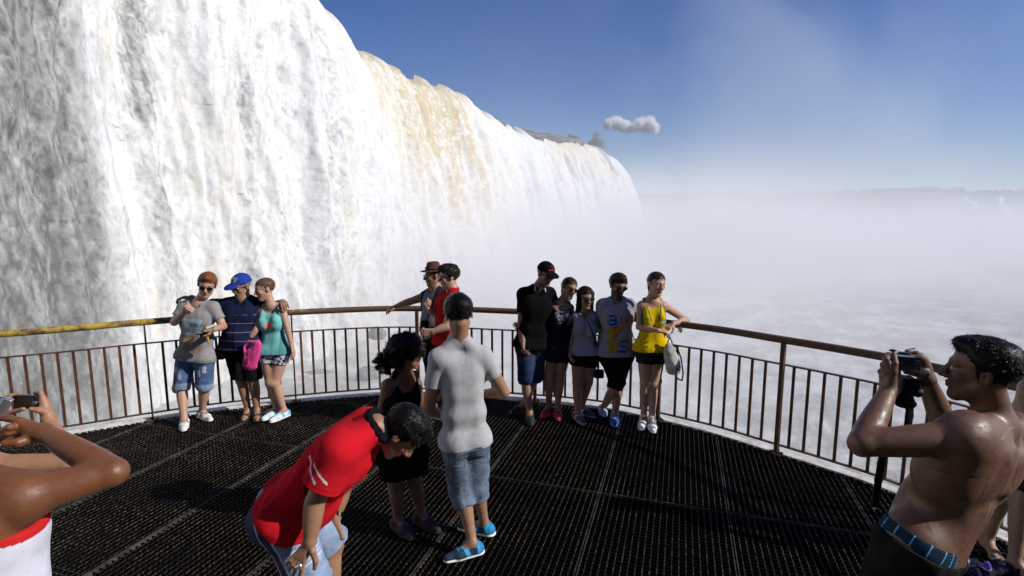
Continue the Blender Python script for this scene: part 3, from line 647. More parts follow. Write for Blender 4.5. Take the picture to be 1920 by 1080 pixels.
# ================================================================== people: generic body
ONLY = os.environ.get('ONLY'); ONLY = set(ONLY.split(',')) if ONLY else None
PH = float(os.environ.get('PH', 1))
SKIN = {'fair': V(.43, .245, .17), 'tan': V(.30, .155, .09), 'brown': V(.17, .08, .042), 'olive': V(.25, .135, .085), 'dark': V(.15, .075, .045)}
def lerpc(a, b, m): m = np.clip(m, 0, 1)[:, None]; return a * (1 - m) + b * m
def hframe(yaw, pitch=0, roll=0):
    y, p, r = map(math.radians, (yaw, pitch, roll))
    f = V(math.sin(y) * math.cos(p), -math.cos(y) * math.cos(p), -math.sin(p)); u0 = nrm(V(0, 0, 1) - f * f[2]); e = np.cross(u0, f)
    if e[0] < 0: e = -e
    u = u0 * math.cos(r) + e * math.sin(r); return np.array([np.cross(u, f), u, f])
class Person:
    def __init__(s, label, j, yaw, pitch=0, roll=0, Y=None, hs=1., m=1., fem=False, back=False, skin='fair', h=.005, mat='skin', ankle=.085, lm=None, am=None, group=None):
        s.m = m; s.fem = fem; s.h = h * PH; s.skin = SKIN[skin] if isinstance(skin, str) else np.array(skin); s.mat = M[mat]; s.hs = hs; s.lm = lm or m; s.am = am or m
        g = {}
        for k in ('al', 'ar'): g[k] = JZ(j[k][0], j[k][1], ankle)
        for k in ('tl', 'tr'): g[k] = JZ(j[k][0], j[k][1], .03)
        s.Y = Y if Y is not None else (g['al'][1] + g['ar'][1]) / 2
        for k, q in j.items():
            if k in g: continue
            g[k] = J(q[0], q[1], s.Y + (q[2] if len(q) > 2 else 0))
        s.j = g; s.ms = (g['sl'] + g['sr']) / 2; s.mh = (g['hl'] + g['hr']) / 2
        s.up = nrm(s.ms - s.mh); s.L = np.linalg.norm(s.ms - s.mh); lat = g['sr'] - g['sl']; lat = nrm(lat - s.up * np.dot(lat, s.up)); s.lat = lat
        s.fw = np.cross(lat, s.up) * (-1 if back else 1); s.hw = np.linalg.norm(g['sr'] - g['sl']) / 2
        lh = g['hr'] - g['hl']; s.lath = nrm(lh - s.up * np.dot(lh, s.up)); s.fwh = np.cross(s.lath, s.up) * (-1 if back else 1); s.hhw = np.linalg.norm(g['hr'] - g['hl']) / 2
        s.A = hframe(yaw, pitch, roll); s.H = g['hd']
        fl = (g['al'] + g['ar']) / 2
        s.root = empty('person', (float(fl[0]), float(fl[1]), 0.), label, 'person', group)
        s.S = Sdf(); s.paint = []
    def hp(s, r, u, f): return s.H + (s.A[0] * r + s.A[1] * u + s.A[2] * f) * s.hs
    def levels(s, loose=0, hem=1.0, hem_r=None):
        m = s.m; F = s.fem; hw = s.hw
        lv = [(.03, max(hw - .05, .05), (.056 if not F else .045) * m, 0), (.20, max(hw - .10, .04), (.100 if not F else .083) * m, .008), (.42, max((hw - .105) * (.95 if not F else .8), .03), (.098 if not F else .076) * m, .006),
              (.68, (.062 if not F else .042) * m, (.098 if not F else .080) * m, .004), (.97, max(s.hhw * .85, .05), (.104 if not F else .103) * m, -.004)]
        out = []
        for t, hwd, r, fo in lv:
            a = sstep(.4, 1., t); la = nrm(s.lat * (1 - a) + s.lath * a); fwd = nrm(s.fw * (1 - a) + s.fwh * a)
            c = s.ms + (s.mh - s.ms) * t + fwd * fo; out.append((c, la, fwd, hwd, r + loose, t))
        return out
    def torso(s, S, loose=0, k=.07):
        for c, la, fwd, hwd, r, t in s.levels(loose): S.add(cone(c - la * hwd, c + la * hwd, r, r), k)
        nb = s.j['nk']
        for q in ('sl', 'sr'): S.add(cone(nb + s.up * .01, s.j[q] - s.up * .0, .042 * s.m + loose, .04 * s.m + loose), .05)
        if s.fem:
            for q in (-1, 1): c = s.ms + (s.mh - s.ms) * .32 + s.lat * q * .068 + s.fw * .07; S.add(ball(c, .052 + loose * .6), .035)
        else:
            for q in (-1, 1): c = s.ms + (s.mh - s.ms) * .22 + s.lat * q * .075 + s.fw * .055; S.add(ell(c, (.075 + loose, .06 + loose, .045 + loose), [s.lat, s.up, s.fw]), .04)
        for q in (-1, 1): c = s.mh - s.up * .035 + s.lath * q * .065 - s.fwh * .045; S.add(ball(c, .078 * s.lm + loose), .05)
    def arm(s, q, S=None):
        S = S or s.S; m = s.am * (.8 if s.fem else 1); a, e, w_ = s.j['s' + q], s.j['e' + q], s.j['w' + q]
        S.add(ball(a - s.up * .004, .057 * m), .03); S.add(cone(a, e, .053 * m, .039 * m, .004), .02); S.add(cone(e, w_, .039 * m, .0265 * m, .007 * m, bt=.3), .015)
    def leg(s, q):
        S = s.S; m = s.lm * (.95 if s.fem else 1); a, e, w_ = s.j['h' + q], s.j['k' + q], s.j['a' + q]
        S.add(cone(a, e, .088 * m, .054 * m, .006), .03); ax = nrm(w_ - e); b = -s.fwh + ax * np.dot(s.fwh, ax)
        S.add(cone(e, w_, .051 * m, .034 * m, .003), .02); S.add(cone(e + ax * .05 + b * .012, e + (w_ - e) * .55 + b * .012, .046 * m, .034 * m, .008), .03)
        S.add(ball(e - b * .012, .048 * m), .03)
    def foot(s, q, bare=False):
        a = s.j['a' + q]; t = s.j['t' + q]; d = t - a; d[2] = 0; d = nrm(d); n = V(-d[1], d[0], 0); S = s.S; g = V(a[0], a[1], 0)
        S.add(cone(a, g + V(0, 0, .045) - d * .02, .034, .034), .02); S.add(cone(g - d * .03 + V(0, 0, .033), g + d * .10 + n * .012 + V(0, 0, .028), .032, .028), .02)
        S.add(cone(a + d * .02 - V(0, 0, .01), g + d * .12 - n * .014 + V(0, 0, .026), .028, .025), .02)
        if bare:
            for i in range(5):
                o = n * (.032 - .015 * i) * (1 if q == 'l' else -1); L = .175 - .012 * i; S.add(cone(g + d * .115 + o * .8 + V(0, 0, .022), g + d * L + o * 1.1 + V(0, 0, .014), .012, .012 if i == 0 else .009), .008)
        else: S.add(cone(g + d * .10 + V(0, 0, .026), g + d * .165 + V(0, 0, .02), .03, .02), .02)
    def hand(s, q, d=None, pn=None, curl=(18, 28, 18), mir=1, sc=None, thumb=None, spread=.0):
        S = s.S; w_ = s.j['w' + q]; d = nrm(w_ - s.j['e' + q]) if d is None else nrm(d); pn = s.lat * (-1 if q == 'r' else 1) if pn is None else np.array(pn, float)
        pn = nrm(pn - d * np.dot(pn, d)); side = np.cross(d, pn) * mir; sc = sc or (.93 if s.fem else 1.05)
        for i in range(4):
            kx = w_ + (d * (.088 - .005 * abs(i - 1)) + side * (.030 - .020 * i)) * sc
            S.add(cone(w_ + side * (.016 - .011 * i) * sc, kx, .0155 * sc, .012 * sc), .014)
            p = kx; an = 0; ln = np.array((.043, .027, .021)) * (.95, 1.05, .98, .78)[i] * sc; rr = (.0100, .0090, .0082, .0068)
            for k in range(3):
                an += math.radians(curl[k] * (1 + .08 * i)); dd = d * math.cos(an) + pn * math.sin(an) + side * (.06 - .045 * i) * (1 + spread * 5); p2 = p + nrm(dd) * ln[k]; S.add(cone(p, p2, rr[k] * sc, rr[k + 1] * sc), .004); p = p2
        p = w_ + (d * .022 + side * .02 + pn * .006) * sc
        th = [nrm(d * .6 + side * .75 + pn * .3), nrm(d * .85 + side * .35 + pn * .35), nrm(d * .9 + side * .1 + pn * .4)] if thumb is None else [nrm(np.array(thumb) + side * .5), nrm(thumb), nrm(thumb)]
        for k, L in enumerate((.042, .034, .026)):
            p2 = p + th[k] * L * sc; S.add(cone(p, p2, (.014, .0115, .0105)[k] * sc, (.0115, .0105, .0085)[k] * sc), .008); p = p2
    def poly(s, pts, r, k=.006, S=None):        # a limb or finger through picture points: (px, py, dY)
        P = [J(a, b, s.Y + c) for a, b, c in pts]; rr = r if hasattr(r, '__len__') else [r] * len(P)
        for i in range(len(P) - 1): (S or s.S).add(cone(P[i], P[i + 1], rr[i], rr[i + 1]), k)
        return P
    def head(s, smile=0, nose=1.):
        S = s.S; h = s.hs; A = s.A; hp = s.hp
        S.add(ell(hp(0, .035, -.012), V(.076, .083, .096) * h, A), .03); S.add(ell(hp(0, -.035, .024), V(.057, .078, .063) * h, A), .02)
        S.add(ball(hp(0, -.098, .064), .020 * h), .025)
        for q in (-1, 1):
            S.add(cone(hp(q * .047, -.05, .002), hp(q * .018, -.098, .058), .018 * h, .016 * h), .022); S.add(ball(hp(q * .038, -.018, .062), .021 * h), .016)
            S.add(cone(hp(q * .010, .028, .082), hp(q * .042, .026, .068), .011 * h, .010 * h), .012)
            S.sub(ball(hp(q * .031, .006, .101), .0135 * h), .012); S.add(ball(hp(q * .031, .006, .076), .0125 * h), .004)
            S.add(ell(hp(q * .077, -.002, -.012), V(.009, .031, .019) * h, A), .006); S.sub(ell(hp(q * .087, .0, -.006), V(.006, .018, .010) * h, A), .004)
            S.add(ball(hp(q * .013, -.032, .094), .009 * h), .007)
        S.add(cone(hp(0, .018, .084), hp(0, -.026, .108 * (1 + .03 * (nose - 1))), .008 * h, .0125 * h * nose), .010)
        S.add(ell(hp(0, -.055, .084), V(.024, .0065, .0115) * h, A), .006); S.add(ell(hp(0, -.067, .082), V(.020, .007, .0115) * h, A), .006)
        r = (.057 if not s.fem else .046) * (s.m * .5 + .5)
        S.add(cone(hp(0, -.055, -.022), s.j['nk'], r * .96, r * 1.05), .03)
    def hc(s, P): return ((P - s.H) @ s.A.T) / s.hs
    def body_col(s, beard=0, stubble=(.05, .035, .03)):
        def f(P, N):
            C = np.tile(s.skin, (len(P), 1)); q = s.hc(P); r, u, w_ = q[:, 0], q[:, 1], q[:, 2]; ar = np.abs(r)
            inh = (np.abs(u) < .14) & (ar < .1) & (np.abs(w_) < .13)
            C = lerpc(C, s.skin * V(1.08, .80, .74), inh * (1 - sstep(.0, .022, np.hypot(ar - .036, u + .022))) * (w_ > .03) * .5)
            lip = (1 - sstep(.8, 1.15, np.hypot(r / .023, (u + .061) / .0105))) * (w_ > .07); C = lerpc(C, s.skin * V(.85, .48, .45), lip * inh)
            C = lerpc(C, V(.06, .02, .02), inh * lip * (np.abs(u + .0605) < .0022) * .8)
            eye = (1 - sstep(.85, 1.1, np.hypot((ar - .031) / .0125, (u - .006) / .0052))) * (w_ > .05); C = lerpc(C, V(.6, .58, .55), eye * inh)
            C = lerpc(C, V(.03, .02, .015), inh * (np.hypot(ar - .031, u - .006) < .0056) * (w_ > .05)); C = lerpc(C, s.skin * .45, inh * (w_ > .05) * (np.abs(u - .0125) < .0018) * (np.abs(ar - .031) < .014))
            C = lerpc(C, np.array(s.brow), inh * (w_ > .04) * (1 - sstep(.6, 1.1, np.hypot((ar - .032) / .021, (u - .029 + (ar - .03) * .12) / .0052))) * .85)
            if beard:
                bm = sstep(-.016, -.034, u - .25 * np.maximum(0, ar - .045)) * sstep(-.02, .02, w_) * (1 - lip) * sstep(-.15, -.125, u)
                bm = np.maximum(bm * (1 - ((u > -.045) & (ar < .03) & (u < -.02)) * .0), ((np.abs(u + .043) < .007) & (ar < .03) & (w_ > .06)) * 1.)
                C = lerpc(C, np.array(stubble), bm * beard * inh)
            C *= (1 + .10 * fbm(P[:, 0] * 14, P[:, 1] * 14, P[:, 2] * 14, 2, 3))[:, None]
            for fn in s.paint: C = fn(P, N, C)
            return np.clip(C, .005, 1)
        return f
    def finish(s, beard=0, brow=(.05, .03, .02), arms='lr', legs='lr', feet='lr', bare='', h=None, head=True, torso=True, **kw):
        s.brow = brow
        if torso: s.torso(s.S)
        for q in arms: s.arm(q)
        for q in legs: s.leg(q)
        for q in feet: s.foot(q, q in bare)
        if head: s.head(**kw)
        s.body = sdf_obj('body', s.S, h or s.h, s.mat, s.root, s.body_col(beard)); return s
    # ---------------------------------------------------------------- clothing
    def tc(s, P):                              # torso coordinates: across (m), down (0 shoulder .. 1 hip), forward (m)
        q = P - s.ms; return q @ s.lat, -(q @ s.up) / s.L, q @ s.fw
    def folds(s, amp, fr=9, seed=1, an=.45):
        def f(P):
            a, b, c = s.tc(P); d = b * s.L; w1 = fbm(a * 5, d * 4, c * 5, 1, seed + 9) * .5
            n = fbm(a * fr * 1.5 + w1 * 2 + d * 2, d * fr * .35, c * fr * 1.2, 2, seed, .5); n2 = fbm(a * fr * .4 + d * 1.5, d * fr * 1.9 + w1 * 3 + a * 3, c * fr * .5, 2, seed + 5, .5)
            lowm = .25 + .75 * sstep(.45, .95, b); n3 = -np.abs(n) * 1.5 + .45
            return amp * (.55 * n + .45 * n3 + .75 * n2 * lowm) - amp * .25
        return f
    def shirt(s, col, hem=1.12, sleeve=.55, loose=.014, vneck=0, flare=.02, sr=.062, mat='cloth', amp=.006, name='shirt', neck=.066, collar=None, arms='lr', fr=9, tank=False, h=None, belly=0, seed=1, nd=.03, cup=0.):
        S = Sdf(); lv = s.levels(loose)
        if tank: lv = lv[1:]
        for c, la, fwd, hwd, r, t in lv: S.add(cone(c - la * hwd, c + la * hwd, r + flare * t * .6, r + flare * t * .6), .07)
        hc_ = s.ms + (s.mh - s.ms) * hem; r = lv[-1][4]; S.add(cone(hc_ - s.lath * (lv[-1][3] + .01), hc_ + s.lath * (lv[-1][3] + .01), r + flare, r + flare), .06)
        if belly: S.add(ball(s.ms + (s.mh - s.ms) * .72 + s.fw * .05, .1 + belly), .08)
        nb = s.j['nk']
        if s.fem:
            for q in (-1, 1): c = s.ms + (s.mh - s.ms) * .32 + s.lat * q * .068 + s.fw * .07; S.add(ball(c, .052 + loose * .7), .045)
        else:
            for q in (-1, 1): c = s.ms + (s.mh - s.ms) * .22 + s.lat * q * .075 + s.fw * .055; S.add(ell(c, (.075 + loose, .07 + loose, .040 + loose), [s.lat, s.up, s.fw]), .09)
        for q in (-1, 1): c = s.mh - s.up * .035 + s.lath * q * .065 - s.fwh * .045; S.add(ball(c, .078 * s.lm + loose), .06)
        if not tank:
            for q in ('sl', 'sr'): S.add(cone(nb + s.up * .01, s.j[q], .042 * s.m + loose, .042 * s.m + loose), .05)
            m = s.am * (.8 if s.fem else 1)
            for q in arms:
                a, e = s.j['s' + q], s.j['e' + q]; b = a + (e - a) * sleeve
                S.add(ball(a, .057 * m + loose * .9), .03); S.add(cone(a, b, .056 * m + loose * .7, sr, cut=(0, 1)), .022)
                S.sub(cone(a + (e - a) * (sleeve - .08), a + (e - a) * (sleeve + .1), sr - .009, sr - .006), .002)
            S.sub(cone(nb + s.up * (.012 if nd < .02 else -.015) + s.fw * .012, nb + s.up * .12 + s.fw * .0, neck, neck * 1.25), .01)
            if nd > .02: S.sub(ell(nb + s.fw * .055 - s.up * .005, (neck * .8, nd, .06), [s.lat, s.up, s.fw]), .008)
        else:
            for q in (-1, 1):
                tp = nb + s.lat * q * .062 + (s.j['sr' if q > 0 else 'sl'] - nb) * .12; fr_ = s.ms + (s.mh - s.ms) * .22 + s.lat * q * .075 + s.fw * .1; bk = s.ms + (s.mh - s.ms) * .2 + s.lat * q * .07 - s.fw * .09
                S.add(cone(tp + s.up * .012, fr_, .018, .03), .03); S.add(cone(tp + s.up * .012, bk, .018, .03), .03)
        if vneck: S.sub(cone(nb + s.fw * .06, nb + s.fw * .12 - s.up * vneck, .05, .006), .01)
        if amp: S.disp(s.folds(amp, fr, seed), amp * 1.2)
        S.cut(hc_ - s.up * .0, -s.up)
        S.sub(cone(hc_ - s.up * .03 - s.lath * lv[-1][3], hc_ - s.up * .03 + s.lath * lv[-1][3], r + flare - .011, r + flare - .011), .004)
        o = sdf_obj(name, S, h or s.h, M[mat], s.root, col)
        if collar is not None:
            C = Sdf(); n = 14; R = neck + .006
            for i in range(n):
                an = 2 * math.pi * i / n; an2 = 2 * math.pi * (i + 1) / n
                f_ = lambda a_: nb + s.lat * math.sin(a_) * R + s.fw * (math.cos(a_) * R + .006) + s.up * (.018 + cup - .03 * max(0, math.cos(a_)))
                if vneck and abs(((an + an2) / 2 + math.pi) % (2 * math.pi) - math.pi) < .35: continue
                C.add(cone(f_(an), f_(an2), .012 + cup * .25, .012 + cup * .25), .01); C.add(cone(f_(an) + s.up * .014, f_(an2) + s.up * .014, .007, .007), .01)
            sdf_obj('collar', C, min(s.h, .004), M['cloth'], s.root, collar)
        return o
    def shorts(s, col, frac=.85, r1=.085, loose=.014, mat='cloth', waist=.80, name='shorts', amp=.006, cuff=0, h=None, ext=None, seed=4, legs='lr', skirt=False):
        S = Sdf(); lv = s.levels(loose)[3:]
        for c, la, fwd, hwd, r, t in lv: S.add(cone(c - la * hwd, c + la * hwd, r, r), .06)
        for q in (-1, 1): c = s.mh - s.up * .035 + s.lath * q * .065 - s.fwh * .045; S.add(ball(c, .080 * s.lm + loose), .05)
        lm = s.lm * (.95 if s.fem else 1); subs = []
        for q in legs:
            a, e = s.j['h' + q], s.j['k' + q]; w_ = s.j['a' + q]
            if frac <= 1: b = a + (e - a) * frac; S.add(cone(a, b, .092 * lm + loose, r1, cut=(0, 1)), .035); d = nrm(e - a)
            else: b = e + (w_ - e) * (frac - 1); S.add(cone(a, e, .092 * lm + loose, (r1 + .07) / 2 + loose), .035); S.add(cone(e, b, (r1 + .07) / 2 + loose, r1, cut=(0, 1)), .02); d = nrm(w_ - e)
            subs.append(cone(b - d * .05, b + d * .03, r1 - .012, r1 - .007))
            if cuff: S.add(cone(b - d * cuff, b, r1 + .004, r1 + .007, cut=(1, 1)), .003)
        if skirt: a = (s.j['hl'] + s.j['hr']) / 2; e = (s.j['kl'] + s.j['kr']) / 2; S.add(cone(a - s.lath * .02, a + (e - a) * frac, .13, r1 + .06, cut=(0, 1), flat=(s.fwh, .75)), .06)
        if amp: S.disp(s.folds(amp, 11, seed, .8), amp * 1.2)
        for p in subs: S.sub(p, .002)
        S.cut(s.ms + (s.mh - s.ms) * waist, s.up)
        return sdf_obj(name, S, h or s.h, M[mat], s.root, col)
    def shoe(s, q, col, sole=(.7, .7, .68), high=.0, name='shoe', L=.18):
        a = s.j['a' + q]; t = s.j['t' + q]; d = t - a; d[2] = 0; d = nrm(d); n = V(-d[1], d[0], 0); g = V(a[0], a[1], 0); S = Sdf()
        S.add(cone(g - d * .035 + V(0, 0, .036), g + d * .10 + n * .014 + V(0, 0, .030), .042, .036), .02); S.add(cone(g - d * .035 + V(0, 0, .036), g + d * .10 - n * .014 + V(0, 0, .030), .042, .035), .02)
        S.add(cone(g + d * .08 + V(0, 0, .034), g + d * L + V(0, 0, .026), .038, .028), .02); S.add(cone(g - d * .015 + V(0, 0, .05), a + V(0, 0, -.01 + high), .045, .044, cut=(0, 1)), .02)
        S.sub(cone(a - V(0, 0, .03), a + V(0, 0, .05 + high), .035, .036), .006); S.add(cone(g + d * .03 + V(0, 0, .07), g + d * .10 + V(0, 0, .052), .016, .012), .012)
        S.add(cone(g - d * .04 + V(0, 0, .012), g + d * .10 + V(0, 0, .012), .047, .045, flat=(V(0, 0, 1), .32)), .004); S.add(cone(g + d * .10 + V(0, 0, .012), g + d * (L - .005) + V(0, 0, .014), .045, .034, flat=(V(0, 0, 1), .36)), .004)
        S.cut((0, 0, .002), (0, 0, -1))
        up = np.array(col[0] if isinstance(col, list) else col); acc = np.array(col[1]) if isinstance(col, list) else up * .6
        def cf(P, N):
            x_ = (P - g) @ d; z_ = P[:, 2]; y_ = (P - g) @ n; C = np.tile(up, (len(P), 1))
            C = lerpc(C, acc, ((((np.sin(x_ * 190) > .45) & (np.abs(y_) < .02) & (x_ > .02) & (x_ < .11) & (z_ > .05)) | ((np.abs(x_ - .035 - z_ * .3) < .016) | (np.abs(x_ + .030) < .012)) & (np.abs(y_) > .018)) & (z_ > .028)) * 1.); C = lerpc(C, acc * .8, ((x_ < -.045) | (z_ > .075)) * .8)
            return lerpc(C, np.array(sole), (z_ < .026) * 1.)
        return sdf_obj(name, S, min(s.h, .0045), M['shoe'], s.root, cf)
    def sandal(s, q, col=(.02, .017, .015)):
        a = s.j['a' + q]; t = s.j['t' + q]; d = t - a; d[2] = 0; d = nrm(d); n = V(-d[1], d[0], 0); g = V(a[0], a[1], 0); S = Sdf()
        S.add(cone(g - d * .04 + V(0, 0, .008), g + d * .15 + V(0, 0, .008), .042, .048, flat=(V(0, 0, 1), .28)), .004)
        for x_ in (.075, .11):
            for k in range(6):
                an0 = math.pi * k / 6; an1 = math.pi * (k + 1) / 6; f_ = lambda a_: g + d * x_ + n * math.cos(a_) * .047 + V(0, 0, .012 + .05 * math.sin(a_)); S.add(cone(f_(an0), f_(an1), .009, .009), .008)
        S.cut((0, 0, .001), (0, 0, -1)); return sdf_obj('sandal', S, .004, M['matt'], s.root, col)
    # ---------------------------------------------------------------- head wear
    def hair(s, kind='short', col=(.03, .02, .015), thick=.0, hair_line=None, back_low=-.07, seed=1, h=None, front=.07, amp=.006):
        S = Sdf(); hp = s.hp; h_ = s.hs; th = thick; lp = {'f': [-.13, -.055, -.03, .008, .026, .055, .075, .1], 'u': [back_low, back_low, -.02, -.022, .045, front - .008, front, front + .02]}
        if kind in ('tied', 'long', 'curly', 'bun'): lp['u'] = [back_low, back_low, -.01, .02, .05, front - .004, front, front + .02]
        def cutf(P):
            q = s.hc(P); return (np.interp(q[..., 2], lp['f'], lp['u']) + .006 * np.sin(q[..., 2] * 310 + q[..., 0] * 190) + .004 * np.sin(q[..., 0] * 420) - q[..., 1]) * .75 * h_
        base = ell(hp(0, .042, -.018), V(.083 + th, .086 + th * 1.2, .104 + th) * h_, s.A); S.add(Prim(base.lo, base.hi, lambda P: np.maximum(base.fn(P), cutf(P))), .01)
        if kind == 'short' : S.add(ell(hp(.0, .10, .02), V(.05 + th, .028 + th * 1.3, .07 + th) * h_, s.A), .02)
        rng = np.random.default_rng(seed)
        if kind == 'tied': S.add(ball(hp(0, .03, -.125), .03 * h_), .02); S.add(cone(hp(0, .01, -.13), hp(.02, -.15, -.10), .024 * h_, .010 * h_), .02)
        if kind == 'long':
            for q in (-1, 1): S.add(cone(hp(q * .07, .05, -.01), hp(q * .08, -.16, .0), .03 * h_, .026 * h_), .03)
            S.add(cone(hp(0, .03, -.08), hp(0, -.2, -.06), .06 * h_, .05 * h_), .04)
        if kind == 'curly':
            for i in range(170):
                d = rng.normal(size=3); d[2] -= .6; d[1] -= .1; d = nrm(d); 
                if d[2] > .25 and d[1] < .35: continue
                c = hp(*(V(0, .02, -.03) + d * V(.10, .12, .12))); S.add(ball(c, rng.uniform(.012, .022) * h_), .008)
            for i in range(60): S.add(ball(hp(rng.normal() * .05, -.06 - rng.uniform(0, .12), -.10 + rng.normal() * .03), rng.uniform(.010, .018)), .008)
        fr = 60 if kind != 'curly' else 45
        S.disp(lambda P: (lambda q: -amp * (fbm(q[:, 0] * fr, q[:, 1] * fr * .6, q[:, 2] * fr * .6, 3, seed) + .4))(s.hc(P)), amp * 1.4)
        c_ = np.array(col); nst = {'curly': 2600, 'short': 2600}.get(kind, 900)
        v, qd = S.mesh(h or min(s.h, .004)); N = vnormals(v, qd); ix = rng.integers(0, len(v), nst); b = v[ix]; n = N[ix]; hq = s.hc(b)
        cr = s.hp(0, .11, -.06); fl = b - cr; fl -= n * (fl * n).sum(1, keepdims=True); fl /= np.linalg.norm(fl, axis=1, keepdims=True) + 1e-9; fl = fl + rng.normal(size=fl.shape) * (.35 if kind != 'curly' else 1.2) + n * (.28 if kind == 'short' else .6 if kind == 'curly' else .05)
        fl /= np.linalg.norm(fl, axis=1, keepdims=True); ln = rng.uniform(.008, .020, (nst, 1)) * (1 if kind != 'curly' else 1.5); sd = np.cross(fl, n); sd /= np.linalg.norm(sd, axis=1, keepdims=True) + 1e-9; wd = rng.uniform(.0010, .0020, (nst, 1)) * (1 if s.h > .0043 else .75)
        b = b - n * .002; tip = b + fl * ln; mid = b + fl * ln * .5 + n * .0015
        bv = np.stack([b - sd * wd, b + sd * wd, mid + sd * wd * .9, tip, mid - sd * wd * .9], 1).reshape(-1, 3); k5 = np.arange(nst)[:, None] * 5 + len(v)
        bq = np.concatenate([k5 + np.array([[0, 1, 2, 4]]), k5 + np.array([[4, 2, 3, 3]])]); bq = bq[:nst]; bt = k5 + np.array([[4, 2, 3, 3]])
        mv = np.stack([mid - sd * wd * .9, mid + sd * wd * .9, tip + sd * wd * .2, tip - sd * wd * .2], 1).reshape(-1, 3); k4 = np.arange(nst)[:, None] * 4 + len(v) + nst * 5
        v2 = np.concatenate([v, bv, mv]); q2 = np.concatenate([qd, bq, k4 + np.array([[0, 1, 2, 3]])]); cc = c_ * (1 + .35 * fbm(v2[:, 0] * 90, v2[:, 1] * 90, v2[:, 2] * 25, 2, 5))[:, None]
        return mesh_np('hair', v2, q2, M['hair'], s.root, cc)
        return sdf_obj('hair', S, h or min(s.h, .004), M['hair'], s.root, lambda P, N: c_ * (1 + .35 * fbm(P[:, 0] * 90, P[:, 1] * 90, P[:, 2] * 25, 2, 5))[:, None])
    def glasses(s, col=(.008, .008, .008), sz=1., clear=False):
        S = Sdf(); hp = s.hp; h_ = s.hs; A = s.A
        for q in (-1, 1):
            S.add(ell(hp(q * .033, .004, .098), V(.027 * sz, .020 * sz, .0055) * h_, A), .002); S.add(cone(hp(q * .055, .012, .092), hp(q * .078, .012, .06), .0035 * h_, .003 * h_), .003); S.add(cone(hp(q * .078, .012, .06), hp(q * .081, .008, -.012), .0032 * h_, .0032 * h_), .003)
        S.add(cone(hp(-.012, .012, .101), hp(.012, .012, .101), .0035 * h_, .0035 * h_), .003)
        return sdf_obj('sunglasses', S, .0025, M['gloss'], s.root, col)
    def cap(s, col, logo, yaw_brim=0, name='cap'):
        S = Sdf(); hp = s.hp; h_ = s.hs; A = s.A
        e = ell(hp(0, .048, -.016), V(.089, .093, .110) * h_, A); S.add(Prim(e.lo, e.hi, lambda P: np.maximum(e.fn(P), (.040 - s.hc(P)[..., 1]) * h_)), .004)
        S.add(ball(hp(0, .142, -.016), .006), .004); b1 = ell(hp(0, .040, .118), V(.074, .013, .072) * h_, [A[0], nrm(A[1] + A[2] * .25), nrm(A[2] - A[1] * .25)])
        S.add(b1, .01); S.sub(ell(hp(0, .018, .10), V(.070, .018, .08) * h_, [A[0], nrm(A[1] + A[2] * .25), nrm(A[2] - A[1] * .25)]), .004)
        def cf(P, N):
            q = s.hc(P); C = np.tile(np.array(col), (len(P), 1)); C *= (1 + .10 * (np.abs(np.sin(np.arctan2(q[:, 0], q[:, 2] + .016) * 3)) < .06) * -2)[:, None]
            return logo(q, C)
        return sdf_obj(name, S, .0035, M['cloth'], s.root, cf)
def thing_sdf(name, label, cat, S, h, mat, col, group=None):
    lo = np.min([o[1].lo for o in S.ops if o[0] == 'a'], 0); hi = np.max([o[1].hi for o in S.ops if o[0] == 'a'], 0); c = (lo + hi) / 2; c[2] = lo[2]
    v, q = S.mesh(h); cc = col(v, vnormals(v, q)) if callable(col) else np.broadcast_to(np.array(col, np.float32), (len(v), 3))
    o = mesh_np(name, v, q, M[mat], None, cc, base=c); o.location = c; return tag(o, label, cat, group)
GL = {'a': ["01110", "00001", "01111", "10001", "01111"], 's': ["01111", "10000", "01110", "00001", "11110"], '7': ["11111", "00010", "00100", "01000", "10000"], 'e': ["01110", "10001", "11111", "10000", "01111"], 'l': ["010", "010", "010", "010", "011"], 'i': ["1", "0", "1", "1", "1"], 'o': ["0110", "1001", "1001", "1001", "0110"]}
def glyph(ch, x_, y_):                       # x_, y_ in 0..1 (y down) -> mask
    g = np.array([[int(c) for c in r] for r in GL[ch]]); i = np.floor(y_ * g.shape[0]).astype(int); j = np.floor(x_ * g.shape[1]).astype(int)
    ok = (i >= 0) & (i < g.shape[0]) & (j >= 0) & (j < g.shape[1]); return ok & (g[np.clip(i, 0, g.shape[0] - 1), np.clip(j, 0, g.shape[1] - 1)] == 1)
def flat(c): c = np.array(c, float); return lambda P, N: np.tile(c, (len(P), 1)) * (1 + .07 * fbm(P[:, 0] * 18, P[:, 1] * 18, P[:, 2] * 18, 2, 9))[:, None]
def want(k): return ONLY is None or k in ONLY
def denim(base, fade=.5, seed=2):
    base = np.array(base)
    def f(P, N): n = fbm(P[:, 0] * 9, P[:, 1] * 9, P[:, 2] * 9, 4, seed); n2 = fbm(P[:, 0] * 30, P[:, 1] * 30, P[:, 2] * 12, 2, seed + 3); return np.clip(base * (1 + fade * n + .15 * n2)[:, None] + np.maximum(0, n - .1)[:, None] * V(.12, .13, .14) * fade, .005, 1)
    return f
